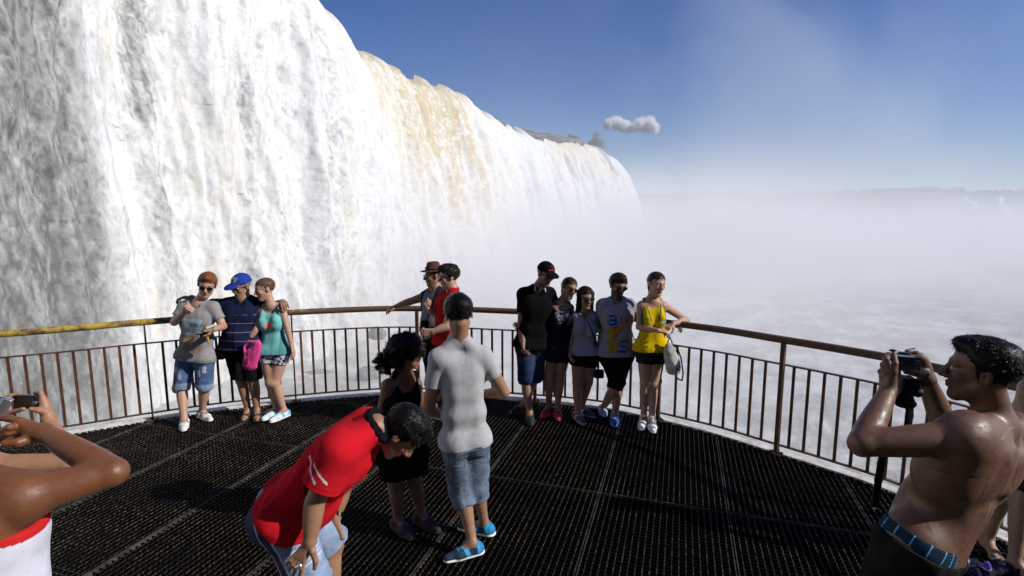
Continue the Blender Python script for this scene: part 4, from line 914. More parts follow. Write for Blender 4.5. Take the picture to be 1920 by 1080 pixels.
# ================================================================== the three at the left of the rail
def p1():
    p = Person('red-haired man in sunglasses and grey printed T-shirt giving a thumbs up at the railing', dict(hd=(388, 535), nk=(373, 570), sl=(346, 576), sr=(400, 577), el=(327, 604, -.10), wl=(347, 584, -.24), er=(418, 612, -.02), wr=(403, 617, -.22),
        hl=(349, 668), hr=(384, 669), kl=(340, 728), kr=(383, 722), al=(345, 784), ar=(379, 770), tl=(344, 803), tr=(400, 788)), yaw=22, pitch=14, roll=12, hs=1.08, m=.98, skin='fair', lm=1.0)
    p.hand('l', d=(.75, -.25, .45), pn=(.1, -1, -.2), curl=(80, 85, 60), mir=1, thumb=(-.1, -.1, 1), sc=1.15)
    p.hand('r', d=(-.9, -.2, .1), pn=(0, .6, -.5), curl=(40, 50, 30), mir=1)
    p.finish(brow=(.12, .05, .02)); p.hair('short', (.22, .075, .025), thick=.002, seed=3, front=.066, amp=.006); p.glasses()
    def col(P, N):
        a, t, w_ = p.tc(P); C = np.tile(V(.245, .24, .24), (len(P), 1)) * (1 + .10 * fbm(P[:, 0] * 60, P[:, 1] * 60, P[:, 2] * 60, 2, 3))[:, None]
        x_ = (a + .10) / .215; y_ = (t - .18) / .80; n = fbm(a * 22, t * 16, 0 * a, 3, 5); n2 = fbm(a * 50, t * 10, 0 * a, 2, 7); e = .04 * n
        ins = (w_ > 0) & (x_ > 0 + e) & (x_ < 1 - e) & (y_ > 0 + e) & (y_ < 1.0)
        C = lerpc(C, V(.36, .42, .47), ins * (y_ < .42) * 1.); C = lerpc(C, V(.10, .22, .28), ins * (y_ > .10) * (y_ < .20) * (x_ > .4) * (n2 > -.4)); C = lerpc(C, V(.18, .30, .38), ins * (y_ > .22) * (y_ < .36) * (n2 > .0))
        C = lerpc(C, V(.27, .19, .14), ins * (y_ > .42) * (y_ < .9) * (n > -.35) * .8); C = lerpc(C, V(.50, .31, .11), ins * (y_ > .50) * (y_ < .95) * (x_ < .42) * (n2 > -.15)); C = lerpc(C, V(.17, .13, .11), ins * (y_ > .44) * (y_ < .52) * (x_ < .6) * .7)
        C = lerpc(C, V(.12, .12, .13), (w_ > 0) * (t > 1.0) * (t < 1.1) * (n > -.1) * .6); return C
    p.shirt(col, hem=1.05, sleeve=.62, sr=.062, loose=.010, flare=.008, amp=.007)
    def dc(P, N):
        C = denim((.075, .12, .24), .45)(P, N)
        for k_, q in (('hl', 'kl'), ('hr', 'kr')):
            A_, B_ = p.j[k_], p.j[q]; d = nrm(B_ - A_); t_ = ((P - A_) @ d) / np.linalg.norm(B_ - A_); o = (P - A_) @ p.lat; rag = (np.sin(P[:, 2] * 420) > -.2)
            for ts, os_ in ((.52, .0), (.38, -.05 if q == 'kl' else .05)): C = lerpc(C, V(.55, .56, .58), rag * ((P - A_) @ p.fwh > .02) * (np.abs(t_ - ts) < .12) * (np.abs(o - os_) < .016) * .9)
            C = lerpc(C, V(.20, .26, .36), (t_ > .92) * 1.)
        return C
    p.shorts(dc, frac=1.02, r1=.084, loose=.010, mat='denim', cuff=.035, waist=1.0)
    for q in 'lr': p.shoe(q, [(.62, .60, .58), (.03, .03, .03)], sole=(.75, .72, .70))
    S = Sdf(); c = lambda x_, y_, d=0: J(x_, y_, p.Y - .22 + d)
    S.add(cone(c(377, 630), c(392, 622), .012, .02), .01); S.add(cone(c(366, 628), c(386, 626), .006, .018), .01); S.add(cone(c(385, 612), c(388, 630), .01, .02), .01); S.add(cone(c(388, 628), c(391, 642), .02, .014), .01); S.add(cone(c(394, 620), c(402, 636), .018, .016), .012)
    S.disp(lambda P: .006 * fbm(P[:, 0] * 40, P[:, 1] * 40, P[:, 2] * 40, 3, 2), .008)
    thing_sdf('folded_pouch', 'crumpled dark blue pouch with gold trim in the hand of the red-haired man', 'pouch', S, .004, 'cloth', lambda P, N: lerpc(lerpc(np.tile(V(.012, .02, .07), (len(P), 1)), V(.07, .16, .5), (P[:, 0] > c(393, 0)[0]) * (P[:, 2] < c(0, 624)[2]) * 1.), V(.45, .28, .06), (np.abs(P[:, 0] - c(390, 640)[0] - .3 * (P[:, 2] - c(390, 640)[2]) * 0) < .022) * (P[:, 2] < c(0, 630)[2]) * 1.))
    S = Sdf(); S.add(rbox(J(396, 612, p.Y - .25), (.052, .005, .012), hframe(10, -10, -22)[[0, 2, 1]], .004), .003)
    thing_sdf('phone', 'slim white phone held above the dark blue pouch', 'phone', S, .003, 'gloss', (.75, .75, .75))
    S = Sdf(); Yb = p.Y + .12; S.add(rbox(J(413, 662, Yb), (.05, .035, .075), None, .03), .01); S.add(rbox(J(416, 652, Yb - .03), (.02, .02, .012), None, .008), .004)
    for a_, b_ in (((404, 568, .02), (411, 600, -.03)), ((411, 600, -.03), (411, 648, .10))): S.add(cone(J(a_[0], a_[1], p.Y + a_[2]), J(b_[0], b_[1], p.Y + b_[2]), .008, .008), .004)
    thing_sdf('shoulder_bag', 'small brown shoulder bag with green tag hanging at the hip of the red-haired man', 'bag', S, .005, 'cloth', lambda P, N: lerpc(np.tile(V(.09, .03, .025), (len(P), 1)), V(.05, .35, .14), (np.linalg.norm(P - J(416, 652, Yb - .04), axis=1) < .022) * 1.))
def bowtie(q, C):
    x_, u, f = q[:, 0], q[:, 1], q[:, 2]; m = (f > .03) & (((np.abs(x_) < .032) & (np.abs(u - .088) < .0055)) | ((np.abs(x_) < .014) & (np.abs(u - .088) < .011))) & ~((np.abs(x_) < .022) & (np.abs(u - .088) < .0025)) & ~((np.abs(x_) < .007) & (np.abs(u - .088) < .0065))
    t_ = (f > .03) & (np.abs(u - .070) < .0035) & (np.abs(x_) < .028) & (np.sin(x_ * 900) > -.3); return lerpc(C, V(.75, .78, .85), (m | t_) * 1.)
def p2():
    p = Person('older man in blue baseball cap and navy striped shirt standing between two friends', dict(hd=(452, 537), nk=(457, 563), sl=(427, 573, .02), sr=(482, 573, .06), el=(388, 571, .20), wl=(360, 558, .04), er=(512, 574, .26), wr=(530, 566, .04),
        hl=(440, 655), hr=(472, 655), kl=(452, 712), kr=(475, 713), al=(465, 767), ar=(482, 768), tl=(459, 783), tr=(482, 784)), yaw=-22, pitch=12, roll=2, hs=1.05, m=1.15, skin='tan', lm=1.0)
    p.hand('l', d=(-.8, -.45, .1), pn=(0, .1, -1), curl=(25, 40, 30), mir=1); p.hand('r', d=(.5, -.8, -.1), pn=(0, .2, -1), curl=(30, 45, 30), mir=-1)
    p.finish(brow=(.2, .18, .17)); p.hair('short', (.20, .19, .185), thick=-.004, seed=6, back_low=-.09, amp=.004); p.glasses()
    p.cap((.018, .045, .26), bowtie)
    def col(P, N):
        a, t, w_ = p.tc(P); C = np.tile(V(.012, .016, .045), (len(P), 1)); C = lerpc(C, V(.35, .24, .26), ((np.mod(t * 5.2 + .1, 1) < .055) & (t > .18)) * .8); return C
    p.shirt(col, hem=1.0, sleeve=.72, sr=.07, loose=.022, flare=.03, belly=.05, vneck=.08, collar=(.012, .016, .04), amp=.008)
    p.shorts(flat((.008, .008, .010)), frac=.93, r1=.10, loose=.022)
    for q in 'lr': p.sandal(q)
def p3():
    p = Person('young woman in turquoise tank top with a coral heart and patterned shorts', dict(hd=(496, 543), nk=(508, 574), sl=(491, 584, .02), sr=(528, 577, .02), el=(480, 618, -.08), wl=(463, 641, -.12), er=(538, 613, -.03), wr=(547, 648, -.06),
        hl=(501, 662), hr=(528, 662), kl=(507, 717, -.06), kr=(515, 718, -.05), al=(519, 766), ar=(532, 769), tl=(503, 781), tr=(507, 789)), yaw=-48, pitch=8, roll=-6, hs=1.02, m=1.0, fem=True, skin='fair', lm=1.0)
    p.hand('l', curl=(30, 40, 30), mir=-1, d=(-.4, -.2, -.8)); p.hand('r', curl=(15, 20, 15), mir=1)
    p.finish(brow=(.12, .07, .04)); p.hair('bun', (.11, .06, .035), thick=-.001, seed=8, amp=.003)
    def col(P, N):
        a, t, w_ = p.tc(P); C = np.tile(V(.16, .45, .42), (len(P), 1)); x_ = (a - .005) / .048; y_ = (t - .36) / .105
        hrt = (np.power(x_ * x_ + y_ * y_ * 1. - .62, 3) + x_ * x_ * y_ * y_ * y_ < 0) & (w_ > 0); C = lerpc(C, V(.75, .27, .20), hrt * 1.); return lerpc(C, V(.05, .18, .19), ((a > .10) & (t > .45)) * .7)
    p.shirt(col, hem=1.0, tank=True, loose=.008, flare=.006, amp=.004, name='tank_top', mat='cloth')
    def sc(P, N): n = fbm(P[:, 0] * 45, P[:, 1] * 45, P[:, 2] * 60, 2, 4); return lerpc(np.tile(V(.55, .55, .60), (len(P), 1)), V(.05, .045, .09), sstep(.0, .12, n))
    p.shorts(sc, frac=.34, r1=.092, loose=.008, waist=.86, amp=.003)
    for q in 'lr': p.shoe(q, [(.55, .62, .66), (.10, .36, .50)], sole=(.72, .72, .70))
    S = Sdf(); Yb = p.Y - .22; c = J(475, 668, Yb)
    S.add(cone(J(471, 684, Yb), J(483, 645, Yb), .07, .045, flat=(V(0, 1, 0), .5)), .03); S.add(cone(J(462, 684, Yb), J(466, 660, Yb), .04, .03, flat=(V(0, 1, 0), .6)), .03); S.add(cone(J(458, 650, Yb), J(466, 640, Yb), .012, .01), .01); S.add(cone(J(466, 640, Yb), J(480, 642, Yb), .01, .012), .01); S.add(cone(J(458, 650, Yb), J(462, 675, Yb), .012, .02), .01)
    S.disp(lambda P: .012 * (fbm(P[:, 0] * 16, P[:, 1] * 16, P[:, 2] * 10, 3, 2)), .014)
    thing_sdf('handbag', 'bright pink fabric bag held by the woman in the turquoise top', 'bag', S, .005, 'satin', lambda P, N: lerpc(np.tile(V(.72, .06, .26), (len(P), 1)), V(.25, .01, .07), (P[:, 0] < J(466, 660, Yb)[0]) * (fbm(P[:, 0] * 30, P[:, 1] * 30, P[:, 2] * 30, 2, 3) > 0) * 1.))
    S = Sdf(); w_ = p.j['wr']; S.add(cone(w_ + V(-.0, 0, .0), w_ + V(.0, 0, .008), .027, .027), .002)
for k_, f_ in (('1', p1), ('2', p2), ('3', p3)):
    if want(k_): f_()
print('left', round(time.time() - T0, 1))
# ================================================================== right group, middle, foreground
BLK = (.006, .006, .007)
def p9():
    p = Person('tall man in black polo shirt, black cap and sunglasses', dict(hd=(1023, 515), nk=(1010, 540), sl=(982, 552, .0), sr=(1030, 551, .06), el=(978, 606, -.02), wl=(980, 640, -.10), er=(1048, 585, .22), wr=(1062, 590, .18),
        hl=(985, 646), hr=(1008, 648, .04), kl=(986, 712, -.03), kr=(1004, 706, .1), al=(993, 773), ar=(982, 758), tl=(996, 795), tr=(975, 768)), yaw=30, pitch=14, roll=8, hs=1.05, m=1.12, skin='olive', lm=1.02)
    p.hand('l', curl=(25, 35, 25), mir=-1, pn=(1, 0, 0)); p.hand('r', curl=(25, 35, 25))
    p.finish(beard=.25); p.hair('short', thick=-.004, amp=.003); p.glasses()
    def lg(q, C):
        n = vnoise(q[:, 0] * 160, q[:, 1] * 190, q[:, 0] * 0, 3); return lerpc(C, V(.45, .03, .06), (q[:, 2] > .03) * (np.abs(q[:, 0]) < .030) * (np.abs(q[:, 1] - .085) < .014) * (n > -.25) * 1.)
    p.cap(BLK, lg)
    p.shirt(flat(BLK), hem=1.04, sleeve=.62, sr=.064, loose=.012, flare=.008, vneck=.13, collar=(.02, .02, .025), amp=.006)
    S = Sdf(); nb = p.j['nk']
    for q in (-1, 1): S.add(cone(nb + p.lat * q * .052 + p.fw * .052 + p.up * .012, nb + p.lat * q * .06 + p.fw * .085 - p.up * .025, .012, .006), .004)
    sdf_obj('collar_trim', S, .0035, M['cloth'], p.root, (.45, .50, .70))
    p.shorts(denim((.02, .032, .075), .35), frac=1.06, r1=.082, loose=.014, mat='denim', amp=.005)
    for q in 'lr': p.shoe(q, [(.02, .02, .022), (.05, .05, .05)], sole=(.03, .03, .03))
def p10():
    p = Person('woman in sunglasses and dark lace top leaning her head on the tall man', dict(hd=(1067, 541), nk=(1053, 568), sl=(1038, 577), sr=(1068, 577), el=(1015, 606, .16), wl=(985, 612, .22), er=(1074, 617, .05), wr=(1068, 645, .03),
        hl=(1038, 653), hr=(1058, 653), kl=(1030, 708), kr=(1050, 710), al=(1029, 762), ar=(1045, 765), tl=(1020, 777), tr=(1047, 784)), yaw=25, pitch=6, roll=17, hs=1.0, m=.96, fem=True, skin='tan', lm=.95)
    p.hand('l', d=(-1, .1, .1), pn=(0, -1, 0)); p.hand('r', curl=(25, 30, 20), mir=1)
    p.finish(); p.hair('tied', (.03, .018, .012), thick=-.001, amp=.003); p.glasses(sz=1.05)
    def col(P, N):
        a, t, w_ = p.tc(P); n = fbm(a * 70, t * 45, 0 * a, 2, 3); return lerpc(np.tile(V(.010, .010, .014), (len(P), 1)), V(.17, .16, .19), (w_ > 0) * (np.abs(a) < .085 - (t - .05) * .22) * (t < .36) * (n > -.12) * 1.)
    p.shirt(col, hem=1.02, tank=True, loose=.012, flare=.012, name='lace_top', amp=.006)
    p.shorts(denim((.012, .016, .03), .3), frac=.42, r1=.088, loose=.010, mat='denim', amp=.003)
    for q in 'lr': p.shoe(q, [(.50, .03, .06), (.10, .01, .02)], sole=(.35, .03, .05))
def p11():
    p = Person('shorter woman with long dark hair, sunglasses and white V-neck top', dict(hd=(1098, 559), nk=(1097, 583), sl=(1081, 594), sr=(1112, 594), el=(1074, 628, .03), wl=(1070, 655, -.05), er=(1126, 620, .12), wr=(1130, 640, .16),
        hl=(1086, 664), hr=(1107, 664), kl=(1083, 716), kr=(1102, 716, .04), al=(1083, 772), ar=(1090, 762), tl=(1092, 790), tr=(1102, 775)), yaw=18, pitch=3, roll=3, hs=1.0, m=1.0, fem=True, skin='tan', lm=1.08)
    p.hand('l', curl=(25, 30, 20), mir=-1); p.hand('r', curl=(25, 30, 20))
    p.finish(); p.hair('long', (.022, .014, .010), thick=.004, amp=.005); p.glasses(sz=1.1)
    p.shirt(flat((.26, .26, .31)), hem=.98, sleeve=.42, sr=.052, loose=.008, flare=.004, vneck=.14, amp=.005)
    p.shorts(flat(BLK), frac=.36, r1=.10, loose=.012, name='shorts', skirt=False)
    for q in 'lr': p.shoe(q, [(.06, .06, .09), (.5, .5, .55)], sole=(.3, .3, .32))
    S = Sdf(); a = p.j['sl'] * .4 + p.j['nk'] * .6 + p.fw * .07 + p.up * .03; pts = [a, a + p.lat * .06 - p.up * .12 + p.fw * .07, a + p.lat * .12 - p.up * .28 + p.fw * .06, J(1121, 668, p.Y - .04), J(1123, 690, p.Y - .03)]
    for x_, y_ in zip(pts[:-1], pts[1:]): S.add(cone(x_, y_, .007, .007), .004)
    S.add(rbox(J(1123, 701, p.Y - .03), (.055, .03, .05), None, .02), .01)
    thing_sdf('crossbody_bag', 'small black crossbody bag on a thin strap worn by the woman in the white V-neck', 'bag', S, .005, 'matt', BLK)
def p12():
    p = Person('bearded man in sunglasses and printed white T-shirt standing with crossed legs', dict(hd=(1159, 536), nk=(1156, 563), sl=(1131, 573), sr=(1180, 573), el=(1122, 612, .12), wl=(1115, 622, .22), er=(1222, 598, .24), wr=(1256, 606, .16),
        hl=(1141, 664), hr=(1170, 664), kl=(1160, 722, .02), kr=(1152, 728, -.06), al=(1153, 775), ar=(1131, 764), tl=(1152, 793), tr=(1122, 752)), yaw=14, pitch=12, roll=4, hs=1.05, m=1.08, skin='olive', lm=1.02)
    p.hand('l', curl=(25, 35, 25)); p.hand('r', d=(.95, -.3, -.25), pn=(0, 0, -1), curl=(20, 40, 30))
    p.finish(beard=.92); p.hair('short', thick=.005, back_low=-.06); p.glasses(sz=1.08)
    def col(P, N):
        a, t, w_ = p.tc(P); C = flat((.25, .25, .29))(P, N); x_ = (a + .125) / .25; y_ = (t - .12) / .80; F = w_ > 0
        C = lerpc(C, V(.02, .05, .30), F * glyph('a', x_ / .42, (y_ - .02) / .27)); C = lerpc(C, V(.50, .02, .04), F * (glyph('e', (x_ - .55) / .15, (y_ - .06) / .16) | glyph('l', (x_ - .73) / .1, (y_ - .04) / .18) | glyph('i', (x_ - .86) / .05, (y_ - .04) / .18)))
        C = lerpc(C, V(.36, .25, .015), F * ((x_ > .05) & (x_ < .45) & (y_ > .38) & (y_ < .98) & ~((x_ > .2) & (x_ < .32) & (y_ > .5) & (y_ < .72)))); C = lerpc(C, V(.62, .03, .02), F * glyph('7', (x_ - .25) / .5, (y_ - .32) / .33)); C = lerpc(C, V(.36, .25, .015), F * ((np.abs(y_ - .36 - (.6 - x_) * .2) < .03) & (x_ > .3) & (x_ < .72)))
        return lerpc(C, V(.03, .07, .33), F * glyph('s', (x_ - .48) / .46, (y_ - .68) / .30))
    p.shirt(col, hem=1.0, sleeve=.60, sr=.066, loose=.014, flare=.012, amp=.006)
    p.shorts(flat(BLK), frac=1.0, r1=.088, loose=.02)
    for q in 'lr': p.shoe(q, [(.03, .06, .30), (.45, .5, .6)], sole=(.05, .25, .6))
    w_ = p.j['wr']; d = nrm(w_ - p.j['er']); S = Sdf(); S.add(cone(w_ - d * .025, w_ - d * .005, .031, .031), .003); sdf_obj('watch', S, .004, M['matt'], p.root, (.01, .01, .01))
def p13():
    p = Person('smiling woman in yellow jersey with green trim resting her arm on the top rail', dict(hd=(1231, 533), nk=(1222, 563), sl=(1203, 573), sr=(1243, 573), el=(1198, 613, -.03), wl=(1234, 620, -.22), er=(1287, 600, .18), wr=(1262, 607, -.02),
        hl=(1209, 656), hr=(1234, 656), kl=(1209, 718), kr=(1225, 720), al=(1207, 782), ar=(1222, 786), tl=(1201, 804), tr=(1225, 808)), yaw=20, pitch=5, roll=7, hs=1.04, m=1.0, fem=True, skin='fair', lm=.95)
    p.hand('l', d=(.95, -.1, -.1), pn=(0, .3, -1), curl=(25, 45, 30), mir=1); p.hand('r', d=(-.75, -.35, -.4), pn=(0, .3, -1), curl=(25, 45, 30))
    p.finish(brow=(.05, .03, .02)); p.hair('tied', (.03, .02, .015), thick=-.001, amp=.003)
    def col(P, N):
        a, t, w_ = p.tc(P); C = flat((.60, .40, .008))(P, N); C = lerpc(C, V(.02, .12, .05), (w_ > 0) * (t < .30) * (np.abs(np.abs(a) - .045 - (.23 - t) * .12) < .007)); C = lerpc(C, V(.02, .12, .05), (t < .4) * (np.abs(a) > .112) * 1.)
        d = np.hypot(a - .078, (t - .33) * .5); C = lerpc(C, V(.03, .10, .25), (w_ > 0) * (d < .024)); C = lerpc(C, V(.75, .75, .78), (w_ > 0) * (d < .019) * (np.cos(5 * np.arctan2(a - .078, (t - .33) * .5)) > -.25)); C = lerpc(C, V(.03, .13, .06), (w_ > 0) * (np.abs(d - .033) < .003) * ((t - .33) < -.03)); return C
    p.shirt(col, hem=1.0, tank=True, loose=.012, flare=.010, name='jersey', amp=.006)
    p.shorts(flat((.012, .013, .02)), frac=.36, r1=.09, loose=.012, mat='satin')
    for q in 'lr': p.shoe(q, [(.62, .62, .64), (.10, .10, .12)], sole=(.6, .6, .62))
    for q in 'lr':
        a = p.j['a' + q]; S = Sdf(); S.add(cone(a - V(0, 0, .02), a + V(0, 0, .045), .040, .038, cut=(0, 1)), .003); sdf_obj('sock', S, .004, M['cloth'], p.root, (.7, .7, .72))
    c = p.ms + (p.mh - p.ms) * .34 + p.fw * .105; S = Sdf()
    S.add(ell(c + p.lat * -.008, (.026, .008, .034), [p.lat, p.fw, p.up]), .003); S.add(ell(c - p.up * .06 + p.lat * .004, (.026, .008, .024), [p.lat, p.fw, p.up]), .003); S.add(cone(c + p.up * .03, c - p.up * .04, .004, .004), .002)
    thing_sdf('sunglasses', 'folded dark sunglasses hanging on the front of the yellow jersey', 'sunglasses', S, .003, 'gloss', (.015, .012, .01))
    Yb = p.Y - .16; S = Sdf(); w0 = J(1253, 628, Yb)
    S.add(cone(J(1256, 662, Yb), J(1263, 690, Yb), .062, .078, flat=(V(0, 1, 0), .7)), .03); S.add(cone(J(1254, 650, Yb), J(1258, 672, Yb), .045, .06, flat=(V(0, 1, 0), .7)), .03)
    S.disp(lambda P: .010 * fbm(P[:, 0] * 16, P[:, 1] * 16, P[:, 2] * 16, 3, 2), .013)
    def bc(P, N):
        C = lerpc(np.tile(V(.50, .49, .43), (len(P), 1)), V(.05, .05, .05), ((P[:, 0] > J(1272, 680, Yb)[0]) | (N[:, 1] > .2)) * 1.); C = lerpc(C, V(.30, .30, .28), (P[:, 2] > J(0, 660, Yb)[2]) * .6)
        q = P - J(1267, 693, Yb); d = np.hypot(q[:, 0] * 1.2, q[:, 2] * .8); return lerpc(C, V(.45, .03, .06), (N[:, 1] < 0) * (d < .026) * ((d > .016) | (np.abs(q[:, 0]) < .006)) * 1.)
    bp = thing_sdf('backpack', 'pale grey drawstring backpack with red emblem hanging from the hand of the woman in yellow', 'backpack', S, .005, 'cloth', bc)
    def strap(pts, r, nm='strap'):
        S = Sdf()
        for a_, b_ in zip(pts[:-1], pts[1:]): S.add(cone(J(*a_), J(*b_), r, r), .003)
        o = sdf_obj(nm, S, .004, M['matt'], None, (.015, .015, .015)); o.parent = bp; o.location = -bp.location
    strap([(1254, 652, Yb), (1252, 640, Yb), (1256, 632, Yb), (1260, 642, Yb), (1262, 652, Yb)], .006, 'handle')
    strap([(1262, 648, Yb), (1270, 652, Yb - .02), (1277, 672, Yb), (1281, 700, Yb), (1279, 713, Yb), (1272, 711, Yb), (1266, 704, Yb)], .008); strap([(1247, 662, Yb), (1242, 690, Yb), (1239, 705, Yb), (1240, 718, Yb)], .008)
def p4():
    p = Person('man in brown fedora and dark vest stretching his arm along the rail', dict(hd=(812, 517), nk=(815, 540), sl=(806, 553, .10), sr=(829, 556, -.06), el=(770, 565, .10), wl=(746, 573, .12), er=(828, 592, -.05), wr=(812, 612, -.15),
        hl=(809, 622, .06), hr=(826, 624, -.06), kl=(808, 675, .05), kr=(822, 678, -.05), al=(812, 742), ar=(824, 748), tl=(800, 748), tr=(812, 756)), yaw=-62, pitch=4, roll=0, Y=6.25, hs=1.0, m=1.05, skin='tan', lm=1.0)
    p.hand('l', d=(-1, 0, -.25), pn=(0, 0, -1), curl=(25, 30, 20), mir=1); p.hand('r', curl=(30, 40, 30), d=(-1, -.2, -.3))
    p.finish(beard=.3, nose=1.2); p.hair('short', (.02, .015, .012), thick=-.004, amp=.003); p.glasses()
    S = Sdf(); hp = p.hp; A = p.A
    S.add(cone(hp(0, .062, -.01), hp(0, .135, -.012), .098, .076, cut=(0, 0), flat=(A[0], .86)), .01); S.cut(hp(0, .162, 0), A[1]); S.cut(hp(0, .055, 0), -A[1]); S.sub(cone(hp(0, .172, -.07), hp(0, .168, .06), .022, .026), .02)
    S.add(ell(hp(0, .062, .0), (.118, .010, .145), A), .004)
    sdf_obj('fedora', S, .0035, M['cloth'], p.root, lambda P, N: lerpc(np.tile(V(.095, .045, .030), (len(P), 1)), V(.02, .012, .01), ((p.hc(P)[:, 1] > .070) & (p.hc(P)[:, 1] < .090)) * 1.))
    def col(P, N): a, t, w_ = p.tc(P); return lerpc(np.tile(V(.17, .165, .19), (len(P), 1)), V(.02, .02, .025), ((np.abs(a) > .085) & (t < .4)) * 1.)
    p.shirt(col, hem=1.0, sleeve=.35, sr=.066, loose=.014, flare=.012, belly=.03)
    p.shorts(flat(BLK), frac=1.75, r1=.065, loose=.018, name='trousers')
    for q in 'lr': p.shoe(q, (.02, .02, .02), sole=(.05, .05, .05))
    S = Sdf(); Yb = p.Y - .22; S.add(rbox(J(797, 612, Yb), (.05, .05, .075), None, .03), .02); S.add(ball(J(803, 622, Yb), .05), .03); S.add(cone(J(801, 600, Yb), J(812, 560, p.Y - .2), .009, .009), .006)
    thing_sdf('camera_bag', 'black camera bag slung at the waist of the man in the fedora', 'bag', S, .006, 'matt', BLK)
def p5():
    p = Person('man in red shirt and glasses standing next to the man in the brown hat', dict(hd=(841, 519), nk=(848, 545), sl=(834, 560, .14), sr=(850, 564, -.10), el=(826, 592, .05), wl=(806, 582, -.05), er=(838, 612, -.22), wr=(812, 622, -.25),
        hl=(836, 640, .08), hr=(850, 642, -.08), kl=(834, 700, .05), kr=(846, 704, -.05), al=(838, 765), ar=(846, 775), tl=(822, 770), tr=(830, 782)), yaw=-68, pitch=6, roll=0, Y=5.75, hs=1.03, m=1.05, skin='fair', lm=1.0)
    p.hand('l', curl=(70, 70, 50), d=(-.5, -.2, .8), pn=(.5, 0, .5)); p.hand('r', curl=(35, 45, 30), d=(-1, -.1, -.1))
    p.finish(); p.hair('short', (.02, .014, .012), thick=.004, seed=9, back_low=-.08, amp=.008); p.glasses(sz=.9)
    p.shirt(flat((.36, .012, .016)), hem=1.06, sleeve=.6, sr=.066, loose=.02, flare=.02, amp=.008)
    p.shorts(flat((.02, .02, .03)), frac=1.0, r1=.085, loose=.018)
    for q in 'lr': p.shoe(q, (.03, .03, .03))
    nb = p.j['nk']; S = Sdf(); pts = [nb - p.fw * .06 + p.up * .02, nb + p.lat * .06 + p.up * .012, nb + p.lat * .07 + p.fw * .07 - p.up * .05, nb + p.lat * .05 + p.fw * .13 - p.up * .2, p.ms + (p.mh - p.ms) * .7 + p.fw * .16]
    for a_, b_ in zip(pts[:-1], pts[1:]): S.add(cone(a_, b_, .013, .013, flat=(p.up, .6)), .006)
    c = pts[-1]; S.add(rbox(c, (.055, .035, .04), None, .012), .004); S.add(cone(c, c + p.fw * .08, .032, .034, cut=(0, 1)), .003)
    thing_sdf('camera', 'black camera hanging on a neck strap of the man in red and glasses', 'camera', S, .0045, 'matt', BLK)
    w_ = p.j['wl']; d = nrm(w_ - p.j['el']); S = Sdf(); S.add(cone(w_ - d * .035, w_ - d * .01, .031, .031), .003); sdf_obj('watch', S, .004, M['gloss'], p.root, (.10, .18, .20))
def p6():
    p = Person('young man seen from behind in light grey T-shirt and faded denim shorts', dict(hd=(860, 590), nk=(861, 634), sl=(823, 672, -.05), sr=(905, 668, .05), el=(803, 768, .0), wl=(828, 778, .24), er=(945, 736, .10), wr=(905, 738, .30),
        hl=(852, 822), hr=(892, 820, .04), kl=(866, 918, .02), kr=(893, 908, .06), al=(886, 1018), ar=(908, 980), tl=(832, 1048), tr=(862, 985)), yaw=196, pitch=16, roll=-4, hs=1.08, m=.90, am=.98, back=True, skin='tan', h=.0042, lm=.92)
    p.hand('l', curl=(30, 40, 30), d=(.3, 1, .2), pn=(1, 0, 0)); p.hand('r', curl=(30, 40, 30), d=(-.6, .8, 0), pn=(-1, 0, 0), mir=-1)
    p.finish(); p.hair('short', (.008, .007, .007), thick=.004, seed=12, back_low=-.10, amp=.005)
    p.shirt(lambda P, N: np.tile(V(.38, .375, .385), (len(P), 1)) * (1 + .05 * fbm(P[:, 0] * 120, P[:, 1] * 120, P[:, 2] * 120, 2, 2))[:, None], hem=1.06, sleeve=.52, sr=.062, loose=.011, flare=.003, amp=.007, fr=7, neck=.055, nd=.004, seed=3)
    def dc(P, N):
        C = denim((.11, .145, .20), .5)(P, N); a, t, w_ = p.tc(P)
        pk = (w_ < 0) & (np.abs(np.abs(np.abs(a) - .085) - .05) < .0035) & (t > 1.06) & (t < 1.32); C = lerpc(C, V(.06, .08, .12), pk * .8); C = lerpc(C, V(.05, .07, .11), (np.abs(t - 1.04) < .006) * .6)
        return lerpc(C, V(.05, .07, .11), (w_ < 0) * (np.abs(a + .0) < .003) * (t > 1.0) * (t < 1.3) * .8)
    p.shorts(dc, frac=1.32, r1=.074, loose=.014, mat='denim', amp=.009, cuff=.03, seed=8, waist=.98)
    for q in 'lr': p.shoe(q, [(.012, .03, .06), (.02, .30, .60)], sole=(.72, .72, .70))
